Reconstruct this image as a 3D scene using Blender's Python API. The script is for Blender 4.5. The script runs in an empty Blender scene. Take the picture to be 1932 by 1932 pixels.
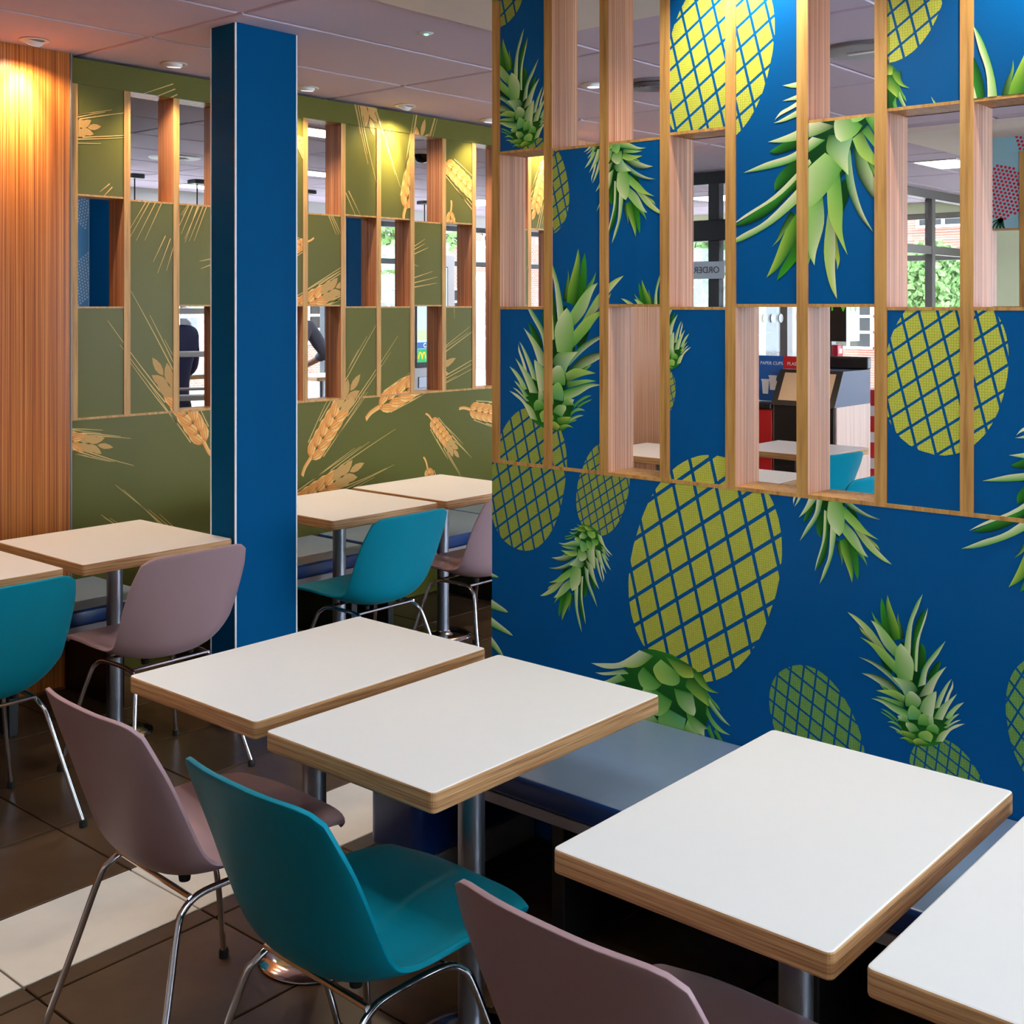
import bpy, bmesh, math, random
from mathutils import Vector, Matrix
R = random.Random(7)
D = bpy.data
SC = bpy.context.scene
COL = SC.collection

# ------------------------------------------------------------------ camera
# room axes: x runs along the green screen, y along the blue screen, z up (metres)
F_PX, CX, YH, EYE = 2273.0, 966.0, 577.0, 1.64
AZ = math.atan2(1972, 2273)
cam = D.cameras.new('camera'); camo = D.objects.new('camera', cam); COL.objects.link(camo)
cam.sensor_width = 36; cam.lens = F_PX / 1932 * 36
cam.shift_y = -(966 - YH) / 1932
cam.clip_start = .05; cam.clip_end = 200
camo.location = (0, 0, EYE); camo.rotation_euler = (math.pi / 2, 0, AZ - math.pi / 2)
SC.camera = camo

# ------------------------------------------------------------------ world, exposure
SC.view_settings.view_transform = 'Standard'; SC.view_settings.look = 'None'
SC.view_settings.gamma = 1; SC.view_settings.use_curve_mapping = False
SC.view_settings.exposure = 0.24
w = D.worlds.new('sky'); SC.world = w; w.use_nodes = True
bg = w.node_tree.nodes['Background']
bg.inputs[0].default_value = (.68, .83, 1.0, 1); bg.inputs[1].default_value = 10.5
SC.cycles.use_adaptive_sampling = True; SC.cycles.adaptive_threshold = .12; SC.cycles.adaptive_min_samples = 16; SC.cycles.light_sampling_threshold = .03
SC.cycles.max_bounces = 5; SC.cycles.diffuse_bounces = 3; SC.cycles.glossy_bounces = 2
SC.cycles.transmission_bounces = 6; SC.cycles.transparent_max_bounces = 12
SC.cycles.sample_clamp_indirect = 6; SC.cycles.use_denoising = True
SC.cycles.caustics_reflective = False; SC.cycles.caustics_refractive = False

WARM = (1.0, .78, .54); DAY = (.84, .92, 1.0); NEUT = (1.0, .93, .84)

# ------------------------------------------------------------------ helpers
def lin(c):
    return tuple(((v / 255) / 12.92 if v / 255 <= .04045 else ((v / 255 + .055) / 1.055) ** 2.4) for v in c)

MATS = {}
def mat(name, col, rough=.5, metal=0, spec=.5, emit=None, estr=0, srgb=True, coat=0):
    m = D.materials.new(name); m.use_nodes = True
    b = m.node_tree.nodes['Principled BSDF']
    c = lin(col) if srgb else col
    b.inputs['Base Color'].default_value = (*c, 1); b.inputs['Roughness'].default_value = rough
    b.inputs['Metallic'].default_value = metal; b.inputs['Specular IOR Level'].default_value = spec
    b.inputs['Coat Weight'].default_value = coat
    if emit: b.inputs['Emission Color'].default_value = (*emit, 1); b.inputs['Emission Strength'].default_value = estr
    MATS[name] = m
    return m

def nn(m, t): return m.node_tree.nodes.new(t)
def lk(m, a, b): m.node_tree.links.new(a, b)
def bsdf(m): return m.node_tree.nodes['Principled BSDF']

def grain(name, stops, scale, rough=.5, detail=3, spec=.4, bump=0, fac2=None):
    """streaky procedural material: noise stretched by scale=(x,y,z) through a colour ramp"""
    m = mat(name, (128, 128, 128), rough, spec=spec)
    tc = nn(m, 'ShaderNodeTexCoord'); mp = nn(m, 'ShaderNodeMapping'); mp.inputs['Scale'].default_value = scale
    nz = nn(m, 'ShaderNodeTexNoise'); nz.inputs['Scale'].default_value = 1; nz.inputs['Detail'].default_value = detail
    nz.inputs['Roughness'].default_value = .65
    rp = nn(m, 'ShaderNodeValToRGB')
    el = rp.color_ramp.elements
    el[0].position, el[0].color = stops[0][0], (*lin(stops[0][1]), 1)
    el[1].position, el[1].color = stops[-1][0], (*lin(stops[-1][1]), 1)
    for p, c in stops[1:-1]:
        e = el.new(p); e.color = (*lin(c), 1)
    lk(m, tc.outputs['Object'], mp.inputs[0]); lk(m, mp.outputs[0], nz.inputs[0])
    lk(m, nz.outputs[0], rp.inputs[0]); lk(m, rp.outputs[0], bsdf(m).inputs['Base Color'])
    if bump:
        bp = nn(m, 'ShaderNodeBump'); bp.inputs['Strength'].default_value = bump; bp.inputs['Distance'].default_value = .001
        lk(m, nz.outputs[0], bp.inputs['Height']); lk(m, bp.outputs[0], bsdf(m).inputs['Normal'])
    return m

def speck(m, amount=.12, scale=60):
    """slight procedural mottling of a plain material"""
    b = bsdf(m); c = tuple(b.inputs['Base Color'].default_value)
    tc = nn(m, 'ShaderNodeTexCoord'); nz = nn(m, 'ShaderNodeTexNoise'); nz.inputs['Scale'].default_value = scale
    nz.inputs['Detail'].default_value = 4
    mx = nn(m, 'ShaderNodeMix'); mx.data_type = 'RGBA'
    mx.inputs[6].default_value = tuple(v * (1 - amount) for v in c[:3]) + (1,)
    mx.inputs[7].default_value = tuple(min(1, v * (1 + amount)) for v in c[:3]) + (1,)
    lk(m, tc.outputs['Object'], nz.inputs[0]); lk(m, nz.outputs[0], mx.inputs[0]); lk(m, mx.outputs[2], b.inputs['Base Color'])
    return m

# ------------------------------------------------------------------ materials
oak = grain('oak_edging', [(.25, (150, 100, 46)), (.5, (196, 147, 80)), (.8, (216, 170, 98))], (60, 60, 3), .42)
lam = grain('striped_laminate', [(.3, (112, 63, 38)), (.45, (172, 109, 70)), (.55, (198, 137, 94)), (.72, (226, 181, 142))], (300, 300, .8), .5, 2)
lamwall = grain('striped_wall_laminate', [(.3, (110, 52, 16)), (.45, (178, 96, 38)), (.55, (202, 118, 50)), (.72, (226, 156, 82))], (290, 290, .7), .3, 2, spec=.34)
ply = grain('plywood_edge', [(.3, (132, 88, 50)), (.48, (186, 138, 90)), (.6, (206, 160, 110)), (.8, (226, 186, 140))], (4, 4, 260), .5, 3)
white_top = speck(mat('white_laminate', (232, 231, 228), .4, spec=.3), .012, 30)
blue_board = speck(mat('blue_board', (0, 85, 145), .36, spec=.14), .06, 3)
green_board = speck(mat('green_board', (100, 98, 39), .34, spec=.2), .06, 3)
navy_side = speck(mat('blue_column_laminate', (0, 76, 122), .55, spec=.03), .04, 4)
print_mat = mat('printed_ink', (128, 128, 128), .36, spec=.15)
va = nn(print_mat, 'ShaderNodeVertexColor'); va.layer_name = 'Col'; lk(print_mat, va.outputs[0], bsdf(print_mat).inputs['Base Color'])
# halftone ink: the same with fine dots
half_mat = mat('halftone_ink', (128, 128, 128), .36, spec=.15)
va = nn(half_mat, 'ShaderNodeVertexColor'); va.layer_name = 'Col'
tc = nn(half_mat, 'ShaderNodeTexCoord'); vo = nn(half_mat, 'ShaderNodeTexVoronoi'); vo.inputs['Scale'].default_value = 150
vo.inputs['Randomness'].default_value = .12
mr = nn(half_mat, 'ShaderNodeMapRange'); mr.inputs[1].default_value = .30; mr.inputs[2].default_value = .62
mr.inputs[3].default_value = 1.0; mr.inputs[4].default_value = .70
mu = nn(half_mat, 'ShaderNodeMix'); mu.data_type = 'RGBA'; mu.blend_type = 'MULTIPLY'; mu.inputs[0].default_value = 1
lk(half_mat, tc.outputs['Object'], vo.inputs[0]); lk(half_mat, vo.outputs['Distance'], mr.inputs[0])
lk(half_mat, va.outputs[0], mu.inputs[6]); lk(half_mat, mr.outputs[0], mu.inputs[7]); lk(half_mat, mu.outputs[2], bsdf(half_mat).inputs['Base Color'])
teal = speck(mat('teal_plastic', (0, 128, 148), .42, spec=.14), .02, 20)
mauve = speck(mat('mauve_plastic', (164, 133, 137), .42, spec=.3), .02, 20)
chrome = mat('chrome', (215, 215, 220), .12, 1)
steel = speck(mat('satin_steel', (150, 152, 160), .36, 1), .04, 8)
rubber = mat('black_rubber', (18, 18, 18), .7)
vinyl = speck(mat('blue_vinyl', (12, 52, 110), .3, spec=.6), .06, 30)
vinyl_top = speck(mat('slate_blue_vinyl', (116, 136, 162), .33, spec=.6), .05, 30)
board = speck(mat('grey_board', (150, 140, 140), .6), .05, 20)
tile_dark = grain('brown_stone_tile', [(.3, (70, 52, 34)), (.55, (94, 72, 50)), (.8, (114, 90, 64))], (2.2, 2.2, 2.2), .3, 5, spec=.5)
tile_white = grain('cream_stone_tile', [(.3, (236, 228, 214)), (.6, (246, 240, 229)), (.8, (250, 246, 238))], (2.5, 2.5, 2.5), .35, 5)
grout = mat('dark_grout', (28, 22, 18), .9)
ceil_m = speck(mat('mauve_ceiling_tile', (212, 194, 208), .85, spec=.2), .03, 90)
grid_m = mat('white_grid_metal', (226, 220, 216), .45)
plaster = speck(mat('beige_plaster', (236, 222, 208), .8, spec=.2), .02, 12)
white_wall = speck(mat('white_wall_paint', (232, 230, 226), .75, spec=.2), .02, 6)
cream_wall = speck(mat('pale_green_wall_paint', (226, 228, 186), .7, spec=.2), .02, 6)
alu = speck(mat('anodised_frame', (128, 122, 118), .42, .5), .03, 10)
darkframe = mat('dark_frame', (34, 34, 36), .45)
blackm = mat('black_laminate', (16, 16, 18), .4)
whitem = mat('white_plastic', (236, 236, 236), .4)
led = mat('led_diffuser', (255, 255, 255), .5, emit=DAY, estr=13)
lampglow = mat('lamp_face', (255, 255, 255), .4, emit=(.86, .9, 1.0), estr=.9)
glass = D.materials.new('window_glass'); glass.use_nodes = True
nt = glass.node_tree; nt.nodes.remove(nt.nodes['Principled BSDF'])
tr = nt.nodes.new('ShaderNodeBsdfTransparent'); gl = nt.nodes.new('ShaderNodeBsdfGlossy'); gl.inputs['Roughness'].default_value = .03
mx = nt.nodes.new('ShaderNodeMixShader'); mx.inputs[0].default_value = .06
nt.links.new(tr.outputs[0], mx.inputs[1]); nt.links.new(gl.outputs[0], mx.inputs[2]); nt.links.new(mx.outputs[0], nt.nodes['Material Output'].inputs[0])

# ------------------------------------------------------------------ mesh builder
class MB:
    def __init__(s): s.v = []; s.f = []; s.m = []; s.c = None
    def quad(s, pts, mi=0):
        n = len(s.v); s.v += [tuple(p) for p in pts]; s.f.append(tuple(range(n, n + len(pts)))); s.m.append(mi); return s
    def box(s, x0, y0, z0, x1, y1, z1, mi=0, top=None, front=None):
        """front: material index for the faces across x (front='x') or y"""
        n = len(s.v)
        s.v += [(x0, y0, z0), (x1, y0, z0), (x1, y1, z0), (x0, y1, z0), (x0, y0, z1), (x1, y0, z1), (x1, y1, z1), (x0, y1, z1)]
        s.f += [(n, n + 3, n + 2, n + 1), (n + 4, n + 5, n + 6, n + 7), (n, n + 1, n + 5, n + 4), (n + 1, n + 2, n + 6, n + 5), (n + 2, n + 3, n + 7, n + 6), (n + 3, n, n + 4, n + 7)]
        mm = [mi] * 6
        if top is not None: mm[1] = top
        if front: ax, fi = front; mm[2 if ax == 'y' else 3] = fi; mm[4 if ax == 'y' else 5] = fi
        s.m += mm; return s
    def bevbox(s, x0, y0, z0, x1, y1, z1, r=.004, rv=None, seg=2, mi=0, top=None):
        """box with rounded edges; rv: radius of the four upright edges"""
        bm = bmesh.new(); bmesh.ops.create_cube(bm, size=1)
        for v in bm.verts: v.co = Vector(((x0 + x1) / 2 + v.co.x * (x1 - x0), (y0 + y1) / 2 + v.co.y * (y1 - y0), (z0 + z1) / 2 + v.co.z * (z1 - z0)))
        if rv:
            ed = [e for e in bm.edges if abs(e.verts[0].co.z - e.verts[1].co.z) > 1e-6]
            bmesh.ops.bevel(bm, geom=ed, offset=rv, segments=4, affect='EDGES', profile=.5)
            ed = [e for e in bm.edges if abs(e.verts[0].co.z - e.verts[1].co.z) < 1e-6 and e.is_manifold and
                  abs(e.link_faces[0].normal.z - e.link_faces[1].normal.z) > .5]
            bm.normal_update()
            ed = [e for e in bm.edges if e.is_manifold and abs(abs(e.link_faces[0].normal.z) - abs(e.link_faces[1].normal.z)) > .5]
            if r: bmesh.ops.bevel(bm, geom=ed, offset=r, segments=seg, affect='EDGES', profile=.5)
        elif r: bmesh.ops.bevel(bm, geom=bm.edges[:], offset=r, segments=seg, affect='EDGES', profile=.5)
        bm.normal_update(); n = len(s.v); bm.verts.index_update()
        s.v += [tuple(v.co) for v in bm.verts]
        for f in bm.faces:
            s.f.append(tuple(n + v.index for v in f.verts)); s.m.append(top if top is not None and f.normal.z > .9 else mi)
        bm.free(); return s
    def lathe(s, prof, c=(0, 0, 0), n=24, mi=0, axis='z'):
        b = len(s.v); k = len(prof)
        for i in range(n):
            a = 2 * math.pi * i / n
            for r, h in prof:
                p = (r * math.cos(a), r * math.sin(a), h)
                if axis == 'x': p = (p[2], p[0], p[1])
                if axis == 'y': p = (p[1], p[2], p[0])
                s.v.append((c[0] + p[0], c[1] + p[1], c[2] + p[2]))
        for i in range(n):
            j = (i + 1) % n
            for q in range(k - 1):
                s.f.append((b + i * k + q, b + j * k + q, b + j * k + q + 1, b + i * k + q + 1)); s.m.append(mi)
        return s
    def tube(s, pts, r, n=10, mi=0, cap=True):
        pts = [Vector(p) for p in pts]; b = len(s.v); ring = []
        up = Vector((0, 0, 1))
        for i, p in enumerate(pts):
            t = (pts[min(i + 1, len(pts) - 1)] - pts[max(i - 1, 0)]).normalized()
            a = t.cross(up)
            if a.length < .05: a = t.cross(Vector((1, 0, 0)))
            a.normalize(); c = a.cross(t)
            if i and a.dot(pa) < 0: a, c = -a, -c
            pa = a
            rr = r[i] if isinstance(r, (list, tuple)) else r
            for q in range(n):
                w_ = 2 * math.pi * q / n
                s.v.append(tuple(p + (a * math.cos(w_) + c * math.sin(w_)) * rr))
        for i in range(len(pts) - 1):
            for q in range(n):
                q2 = (q + 1) % n
                s.f.append((b + i * n + q, b + i * n + q2, b + (i + 1) * n + q2, b + (i + 1) * n + q)); s.m.append(mi)
        if cap:
            s.f.append(tuple(b + q for q in range(n))); s.m.append(mi)
            s.f.append(tuple(b + (len(pts) - 1) * n + q for q in range(n))[::-1]); s.m.append(mi)
        return s
    def mesh(s, name, mats, smooth=False):
        me = D.meshes.new(name); me.from_pydata(s.v, [], s.f)
        for m in (mats if isinstance(mats, (list, tuple)) else [mats]): me.materials.append(m)
        me.polygons.foreach_set('material_index', s.m)
        if s.c is not None:
            ca = me.color_attributes.new('Col', 'FLOAT_COLOR', 'POINT')
            ca.data.foreach_set('color', [x for c in s.c for x in (*c, 1)])
        me.update()
        bm = bmesh.new(); bm.from_mesh(me)
        if s.c is None: bmesh.ops.recalc_face_normals(bm, faces=bm.faces[:])
        bm.to_mesh(me); bm.free()
        if smooth:
            for p in me.polygons: p.use_smooth = True
            me.set_sharp_from_angle(angle=math.radians(smooth if smooth is not True else 40))
        return me
    def build(s, name, mats, parent=None, smooth=False, **k):
        return add(name, s.mesh(name, mats, smooth), parent, **k)

def add(name, me, parent=None, loc=None, rz=0, label=None, cat=None, group=None, kind=None):
    o = D.objects.new(name, me); COL.objects.link(o)
    if parent: o.parent = parent
    if loc: o.location = loc
    if rz: o.rotation_euler.z = rz
    return tag(o, label, cat, group, kind)
def tag(o, label=None, cat=None, group=None, kind=None):
    if label: o['label'] = label
    if cat: o['category'] = cat
    if group: o['group'] = group
    if kind: o['kind'] = kind
    return o
def thing(name, label, cat, loc=(0, 0, 0), rz=0, group=None, kind=None):
    return add(name, None, None, loc, rz, label, cat, group, kind)
def dup(src, loc, rz=0, label=None, group=None, mats=None):
    def cp(o, par):
        c = o.copy(); COL.objects.link(c); c.parent = par
        for ch in o.children: cp(ch, c)
        return c
    c = cp(src, None); c.location = loc; c.rotation_euler.z = rz
    if label: c['label'] = label
    if group: c['group'] = group
    return c
def spot(parent, loc, aim, power, col, size=70, blend=.7, rad=.03, name='lamp_light'):
    l = D.lights.new(name, 'SPOT'); l.energy = power; l.color = col; l.spot_size = math.radians(size); l.spot_blend = blend
    l.shadow_soft_size = rad
    o = D.objects.new(name, l); COL.objects.link(o); o.parent = parent; o.location = loc
    o.rotation_euler = (Vector(aim) - Vector(loc)).to_track_quat('-Z', 'Y').to_euler()
    return o

# pixel of the 1932 frame -> point on the blue screen (y, z) / the green screen (x, z); used to read the printed artwork
CA, SA = math.cos(AZ), math.sin(AZ)
BX, GY = 2.865, 4.88
def ray(px, py):
    r = (px - CX) / F_PX; return CA + SA * r, SA - CA * r, -(py - YH) / F_PX
def on_blue(px, py):
    d = ray(px, py); t = BX / d[0]; return Vector((d[1] * t, EYE + d[2] * t))
def on_green(px, py):
    d = ray(px, py); t = GY / d[1]; return Vector((d[0] * t, EYE + d[2] * t))

CEIL = 2.735

# ================================================================== SETTING
# floor slab with procedural tiling far away, real tiles near by
floor = MB().box(-3.2, -3.7, -.2, 12.7, 10.2, -.010).build('floor', [grout], kind='structure')
XL = [.42 + .5 * i for i in range(-7, 25)]
YL = [2.72 + .42 * i for i in range(-15, 18)]
def floor_tile(x0, y0, x1, y1, m, cache={}):
    key = (round(x1 - x0, 3), round(y1 - y0, 3), m.name)
    if key not in cache:
        cache[key] = MB().bevbox(.003, .003, -.012, x1 - x0 - .003, y1 - y0 - .003, 0, .002, seg=1).mesh('tile', [m])
    add('tile', cache[key], floor, (x0, y0, 0))
far = MB()
for i in range(len(XL) - 1):
    for j in range(len(YL) - 1):
        x0, x1, y0, y1 = XL[i], XL[i + 1], YL[j], YL[j + 1]
        near = .3 < x0 < 5.4 and .2 < y0 < 4.6
        white = abs(y0 - 2.72) < .01
        rows = [(y0, y0 + .07, tile_dark), (y0 + .07, y1, tile_white)] if white else [(y0, y1, tile_dark)]
        for a, b, m in rows:
            if near: floor_tile(x0, a, x1, b, m)
            else: far.box(x0 + .003, a + .003, -.012, x1 - .003, b - .003, 0, 1 if m is tile_white else 0)
far.build('tile_field', [tile_dark, tile_white], floor, kind='stuff')

# ceiling: slab, white grid bars, tegular tiles, beige plaster field over the seats
ceiling = MB().box(-3.2, -3.7, CEIL + .012, 12.7, 10.2, CEIL + .1).build('ceiling', [grid_m], kind='structure')
CXL = [2.745 + 1.44 * i for i in range(-4, 8)]
CYL = [3.72 + .62 * i for i in range(-12, 11)]
tcache = {}
for i in range(len(CXL) - 1):
    for j in range(len(CYL) - 1):
        x0, x1, y0, y1 = CXL[i], min(CXL[i + 1], 12.7), CYL[j], CYL[j + 1]
        if x1 < 3.8 and y1 < 3.15: continue
        if x0 > 12.5: continue
        k = (round(x1 - x0, 3), round(y1 - y0, 3))
        if k not in tcache:
            tcache[k] = MB().bevbox(.011, .011, 0, k[0] - .011, k[1] - .011, .02, .004, seg=1).mesh('ceiling_tile', [ceil_m])
        add('ceiling_tile', tcache[k], ceiling, (x0, y0, CEIL))
MB().bevbox(-3.2, -3.7, CEIL - .012, 3.755, 3.175, CEIL + .013, .003, seg=1).build('plaster_field', [plaster], ceiling)
MB().bevbox(7.2, 1.2, CEIL - .03, 8.75, 3.2, CEIL + .003, .003, seg=1).build('plaster_field', [plaster], ceiling)

# laminate wall on the left, closing walls behind the camera, far walls with windows
wl = MB().box(-3.2, GY - .012, 0, 2.688, GY + .13, CEIL + .012).build('wall_left', [lamwall], kind='structure')
MB().bevbox(2.688, GY - .016, 0, 2.697, GY + .13, CEIL, .001, seg=1).build('edge_trim', [alu], wl)
wc = MB().box(6.2, GY - .01, 0, 7.42, GY + .13, CEIL + .012).build('wall_centre', [lam], kind='structure')
MB().bevbox(7.42, GY - .014, 0, 7.43, GY + .13, CEIL, .001, seg=1).build('edge_trim', [alu], wc)

def window_unit(n, x0, x1, z0, z1, y, m, axis='x', mull=(), rails=(), depth=.08, fw=.06):
    """frame with glass panes in the plane y=const (axis 'x') or x=const (axis 'y')"""
    def B(mb, a0, c0, a1, c1, d0, d1):
        return mb.box(a0, y + d0, c0, a1, y + d1, c1) if axis == 'x' else mb.box(y + d0, a0, c0, y + d1, a1, c1)
    f = MB()
    B(f, x0, z0, x0 + fw, z1, 0, depth); B(f, x1 - fw, z0, x1, z1, 0, depth)
    B(f, x0 + fw, z0, x1 - fw, z0 + fw, 0, depth); B(f, x0 + fw, z1 - fw, x1 - fw, z1, 0, depth)
    o = f.build('window_%d' % n, [m], kind='structure')
    xs = [x0 + fw] + [v for v in mull] + [x1 - fw]; zs = [z0 + fw] + list(rails) + [z1 - fw]
    for v in mull: B(MB(), v - fw / 2, z0 + fw, v + fw / 2, z1 - fw, .005, depth - .005).build('mullion', [m], o)
    for v in rails: B(MB(), x0 + fw, v - fw / 2, x1 - fw, v + fw / 2, .01, depth - .01).build('rail', [m], o)
    for a, b in zip(xs, xs[1:]):
        for c, e in zip(zs, zs[1:]): B(MB(), a, c, b, e, depth * .45, depth * .45 + .008).build('pane', [glass], o)
    return o
# north wall (behind the green screen)
nw = MB()
nw.box(-3.2, 10.0, 0, 4.4, 10.2, CEIL + .012); nw.box(4.4, 10.0, 2.6, 12.7, 10.2, CEIL + .012); nw.box(4.4, 10.0, 0, 12.7, 10.2, .35)
nw.build('wall_north', [white_wall], kind='structure')
for k in range(6):
    x0 = 4.4 + k * 1.383
    window_unit(k + 1, x0, x0 + 1.383, .35, 2.6, 10.04, darkframe, rails=(2.15,))
# east wall
ew = MB(); ew.box(12.5, 3.0, 0, 12.7, 4.4, CEIL + .012); ew.box(12.5, 4.4, 2.62, 12.7, 10.2, CEIL + .012)
ew.box(12.5, -3.7, 0, 12.7, 3.0, .4); ew.box(12.5, -3.7, 2.62, 12.7, 3.0, CEIL + .012)
ew.build('wall_east', [cream_wall], kind='structure')
for k in range(3):
    window_unit(7 + k, 4.4 + k * 1.867, 4.4 + (k + 1) * 1.867, .0, 2.62, 12.54, alu, 'y', rails=(2.15,))
for k in range(3): window_unit(16 + k, -3.5 + k * 2.166, -3.5 + (k + 1) * 2.166, .4, 2.62, 12.54, alu, 'y')
# south and west walls behind the camera: daylight comes through their windows
sw = MB(); sw.box(-3.2, -3.7, 0, 12.7, -3.5, .5); sw.box(-3.2, -3.7, 2.55, 12.7, -3.5, CEIL + .012)
sw.box(9.8, -3.7, .5, 12.7, -3.5, 2.55); sw.box(-3.2, -3.7, .5, 1.2, -3.5, 2.55)
sw.build('wall_south', [white_wall], kind='structure')
for k in range(4): window_unit(10 + k, 1.2 + k * 2.15, 1.2 + (k + 1) * 2.15, .5, 2.55, -3.64, alu)
MB().box(-3.2, -3.7, 0, -3.0, 10.2, CEIL + .012).build('wall_west', [white_wall], kind='structure')
# entrance lobby: glazed wall along x and a dark door wall along y
window_unit(14, 7.7, 12.5, 0, CEIL, 4.48, alu, mull=(8.45, 9.2, 10.35, 11.3), rails=(2.17,), fw=.08)
dw = window_unit(15, 4.62, 6.9, 0, CEIL, 8.5, darkframe, 'y', mull=(5.2, 6.1), rails=(), fw=.1)
MB().bevbox(8.47, 4.63, 2.17, 8.62, 6.89, 2.34, .004, seg=1).build('door_closer_box', [blackm], dw)

# ================================================================== OUTSIDE
pave = MB().box(-20, 10.25, -.35, 45, 45, -.25).box(12.75, -20, -.35, 45, 10.25, -.25)
pave.build('ground_outside', [speck(mat('pale_paving', (214, 208, 200), .8), .06, 2)], kind='structure')
brick_m = mat('brick_face', (150, 84, 68), .85)
tc = nn(brick_m, 'ShaderNodeTexCoord'); mp = nn(brick_m, 'ShaderNodeMapping'); mp.inputs['Rotation'].default_value = (math.pi / 2, 0, 0)
bt = nn(brick_m, 'ShaderNodeTexBrick'); bt.inputs['Scale'].default_value = 4.4
bt.inputs['Color1'].default_value = (*lin((150, 84, 68)), 1); bt.inputs['Color2'].default_value = (*lin((176, 104, 84)), 1); bt.inputs['Mortar'].default_value = (*lin((196, 184, 172)), 1)
lk(brick_m, tc.outputs['Object'], mp.inputs[0]); lk(brick_m, mp.outputs[0], bt.inputs[0]); lk(brick_m, bt.outputs[0], bsdf(brick_m).inputs['Base Color'])
def house(name, label, x0, y0, x1, y1, h, face):
    t = thing(name, label, 'building', ((x0 + x1) / 2, (y0 + y1) / 2, -.25))
    hx, hy = (x1 - x0) / 2, (y1 - y0) / 2
    MB().box(-hx, -hy, 0, hx, hy, h).build('wall', [brick_m], t)
    MB().box(-hx - .2, -hy - .2, h, hx + .2, hy + .2, h + .25).build('roof', [whitem], t)
    n = int((2 * hx if face == 'y' else 2 * hy) / 2.2)
    for k in range(n):
        for zz in (.9, 3.6):
            a = -(hx if face == 'y' else hy) + 1.1 + k * 2.2
            mb, gb = MB(), MB()
            def B(m_, u0, z0, u1, z1, d0, d1):
                return m_.box(u0, -hy - d1, z0, u1, -hy - d0, z1) if face == 'y' else m_.box(-hx - d1, u0, z0, -hx - d0, u1, z1)
            for u in (a - .6, a - .03, a + .54): B(mb, u, zz, u + .06, zz + 1.5, 0, .06)
            for q in range(5): B(mb, a - .6, zz + q * .36, a + .6, zz + q * .36 + .06, 0, .05)
            wo = mb.build('window', [whitem], t); B(gb, a - .58, zz, a + .58, zz + 1.48, .001, .012).build('pane', [blackm], wo)
house('brick_building', 'red brick building with white barred windows beyond the north windows', 6, 24, 30, 30, 6.5, 'y')
house('brick_building', 'red brick building beyond the glazed entrance lobby', 26, -2, 34, 20, 6.0, 'x')
leaf_m = speck(mat('tree_leaf', (126, 158, 96), .7, spec=.1), .3, 3)
bark = speck(mat('tree_bark', (92, 80, 66), .8), .2, 8)
def tree(label, x, y, h, rad, seed):
    rr = random.Random(seed)
    t = thing('street_tree', label, 'tree', (x, y, -.25), group='street trees outside')
    MB().tube([(0, 0, 0), (.04, .02, h * .5), (-.03, .03, h * .95)], [.13, .1, .03], 8).build('trunk', [bark], t, True)
    for a in range(5):
        an = a * 1.256; MB().tube([(0, 0, h * .45), (math.cos(an) * rad * .4, math.sin(an) * rad * .4, h * .66), (math.cos(an) * rad * .7, math.sin(an) * rad * .7, h * .8)], [.06, .04, .012], 6).build('branch', [bark], t, True)
    mb = MB()
    for k in range(5200):
        while True:
            p = Vector((rr.uniform(-1, 1), rr.uniform(-1, 1), rr.uniform(-1, 1)))
            if p.length < 1: break
        p = Vector((p.x * rad, p.y * rad, h * .72 + p.z * h * .36))
        a = Vector((rr.uniform(-1, 1), rr.uniform(-1, 1), rr.uniform(-1, 1))).normalized(); b = a.cross(Vector((rr.uniform(-1, 1), rr.uniform(-1, 1), rr.uniform(-1, 1)))).normalized()
        s = rr.uniform(.045, .10)
        mb.quad([p - a * s, p + b * s * .6, p + a * s, p - b * s * .6])
    mb.build('foliage', [leaf_m], t, kind='stuff')
tree('leafy green street tree seen between the middle posts of the green screen', 10.3, 14.2, 4.6, 1.5, 1)
tree('leafy green street tree seen past the door closer through the blue screen', 15.6, 9.3, 4.4, 1.25, 2)
tree('slim leafy street tree beyond the grey framed lobby glass', 22.5, 9.0, 2.9, .85, 3)
tree('leafy street tree behind the ordering kiosk with the narrow screen', 14.2, 15.5, 5.2, 1.6, 4)

# ================================================================== PRINTED ARTWORK (flat print on the boards)
def cr(pts, n):
    """Catmull-Rom through pts, n samples per span"""
    P = [pts[0]] + list(pts) + [pts[-1]]; out = []
    for i in range(1, len(P) - 2):
        for k in range(n):
            t = k / n; a, b, c, d = P[i - 1], P[i], P[i + 1], P[i + 2]
            out.append(.5 * ((2 * b) + (c - a) * t + (2 * a - 5 * b + 4 * c - d) * t * t + (3 * b - a - 3 * c + d) * t ** 3))
    out.append(P[-2]); return out
def mixc(a, b, t): return tuple(x + (y - x) * t for x, y in zip(a, b))
class Art:
    """triangles (points in metres on the board plane, linear colours, layer, halftone flag)"""
    def __init__(s): s.t = []; s.layer = 0; s.item = 0
    def tri(s, p, c, ht=False): s.t.append((p, c, s.layer, ht, s.item))
    def poly(s, p, c, ht=False):
        for i in range(1, len(p) - 1): s.tri([p[0], p[i], p[i + 1]], [c, c, c], ht)
    def strip(s, Lp, Rp, cl, crr, ht=False):
        for i in range(len(Lp) - 1):
            a, b, c, d = Lp[i], Rp[i], Rp[i + 1], Lp[i + 1]
            m0, m1 = (a + b) / 2, (d + c) / 2; k0, k1 = mixc(cl[i], crr[i], .5), mixc(cl[i + 1], crr[i + 1], .5)
            s.tri([a, m0, m1], [cl[i], k0, k1], ht); s.tri([a, m1, d], [cl[i], k1, cl[i + 1]], ht)
            s.tri([m0, b, c], [k0, crr[i], crr[i + 1]], ht); s.tri([m0, c, m1], [k0, crr[i + 1], k1], ht)
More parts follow.
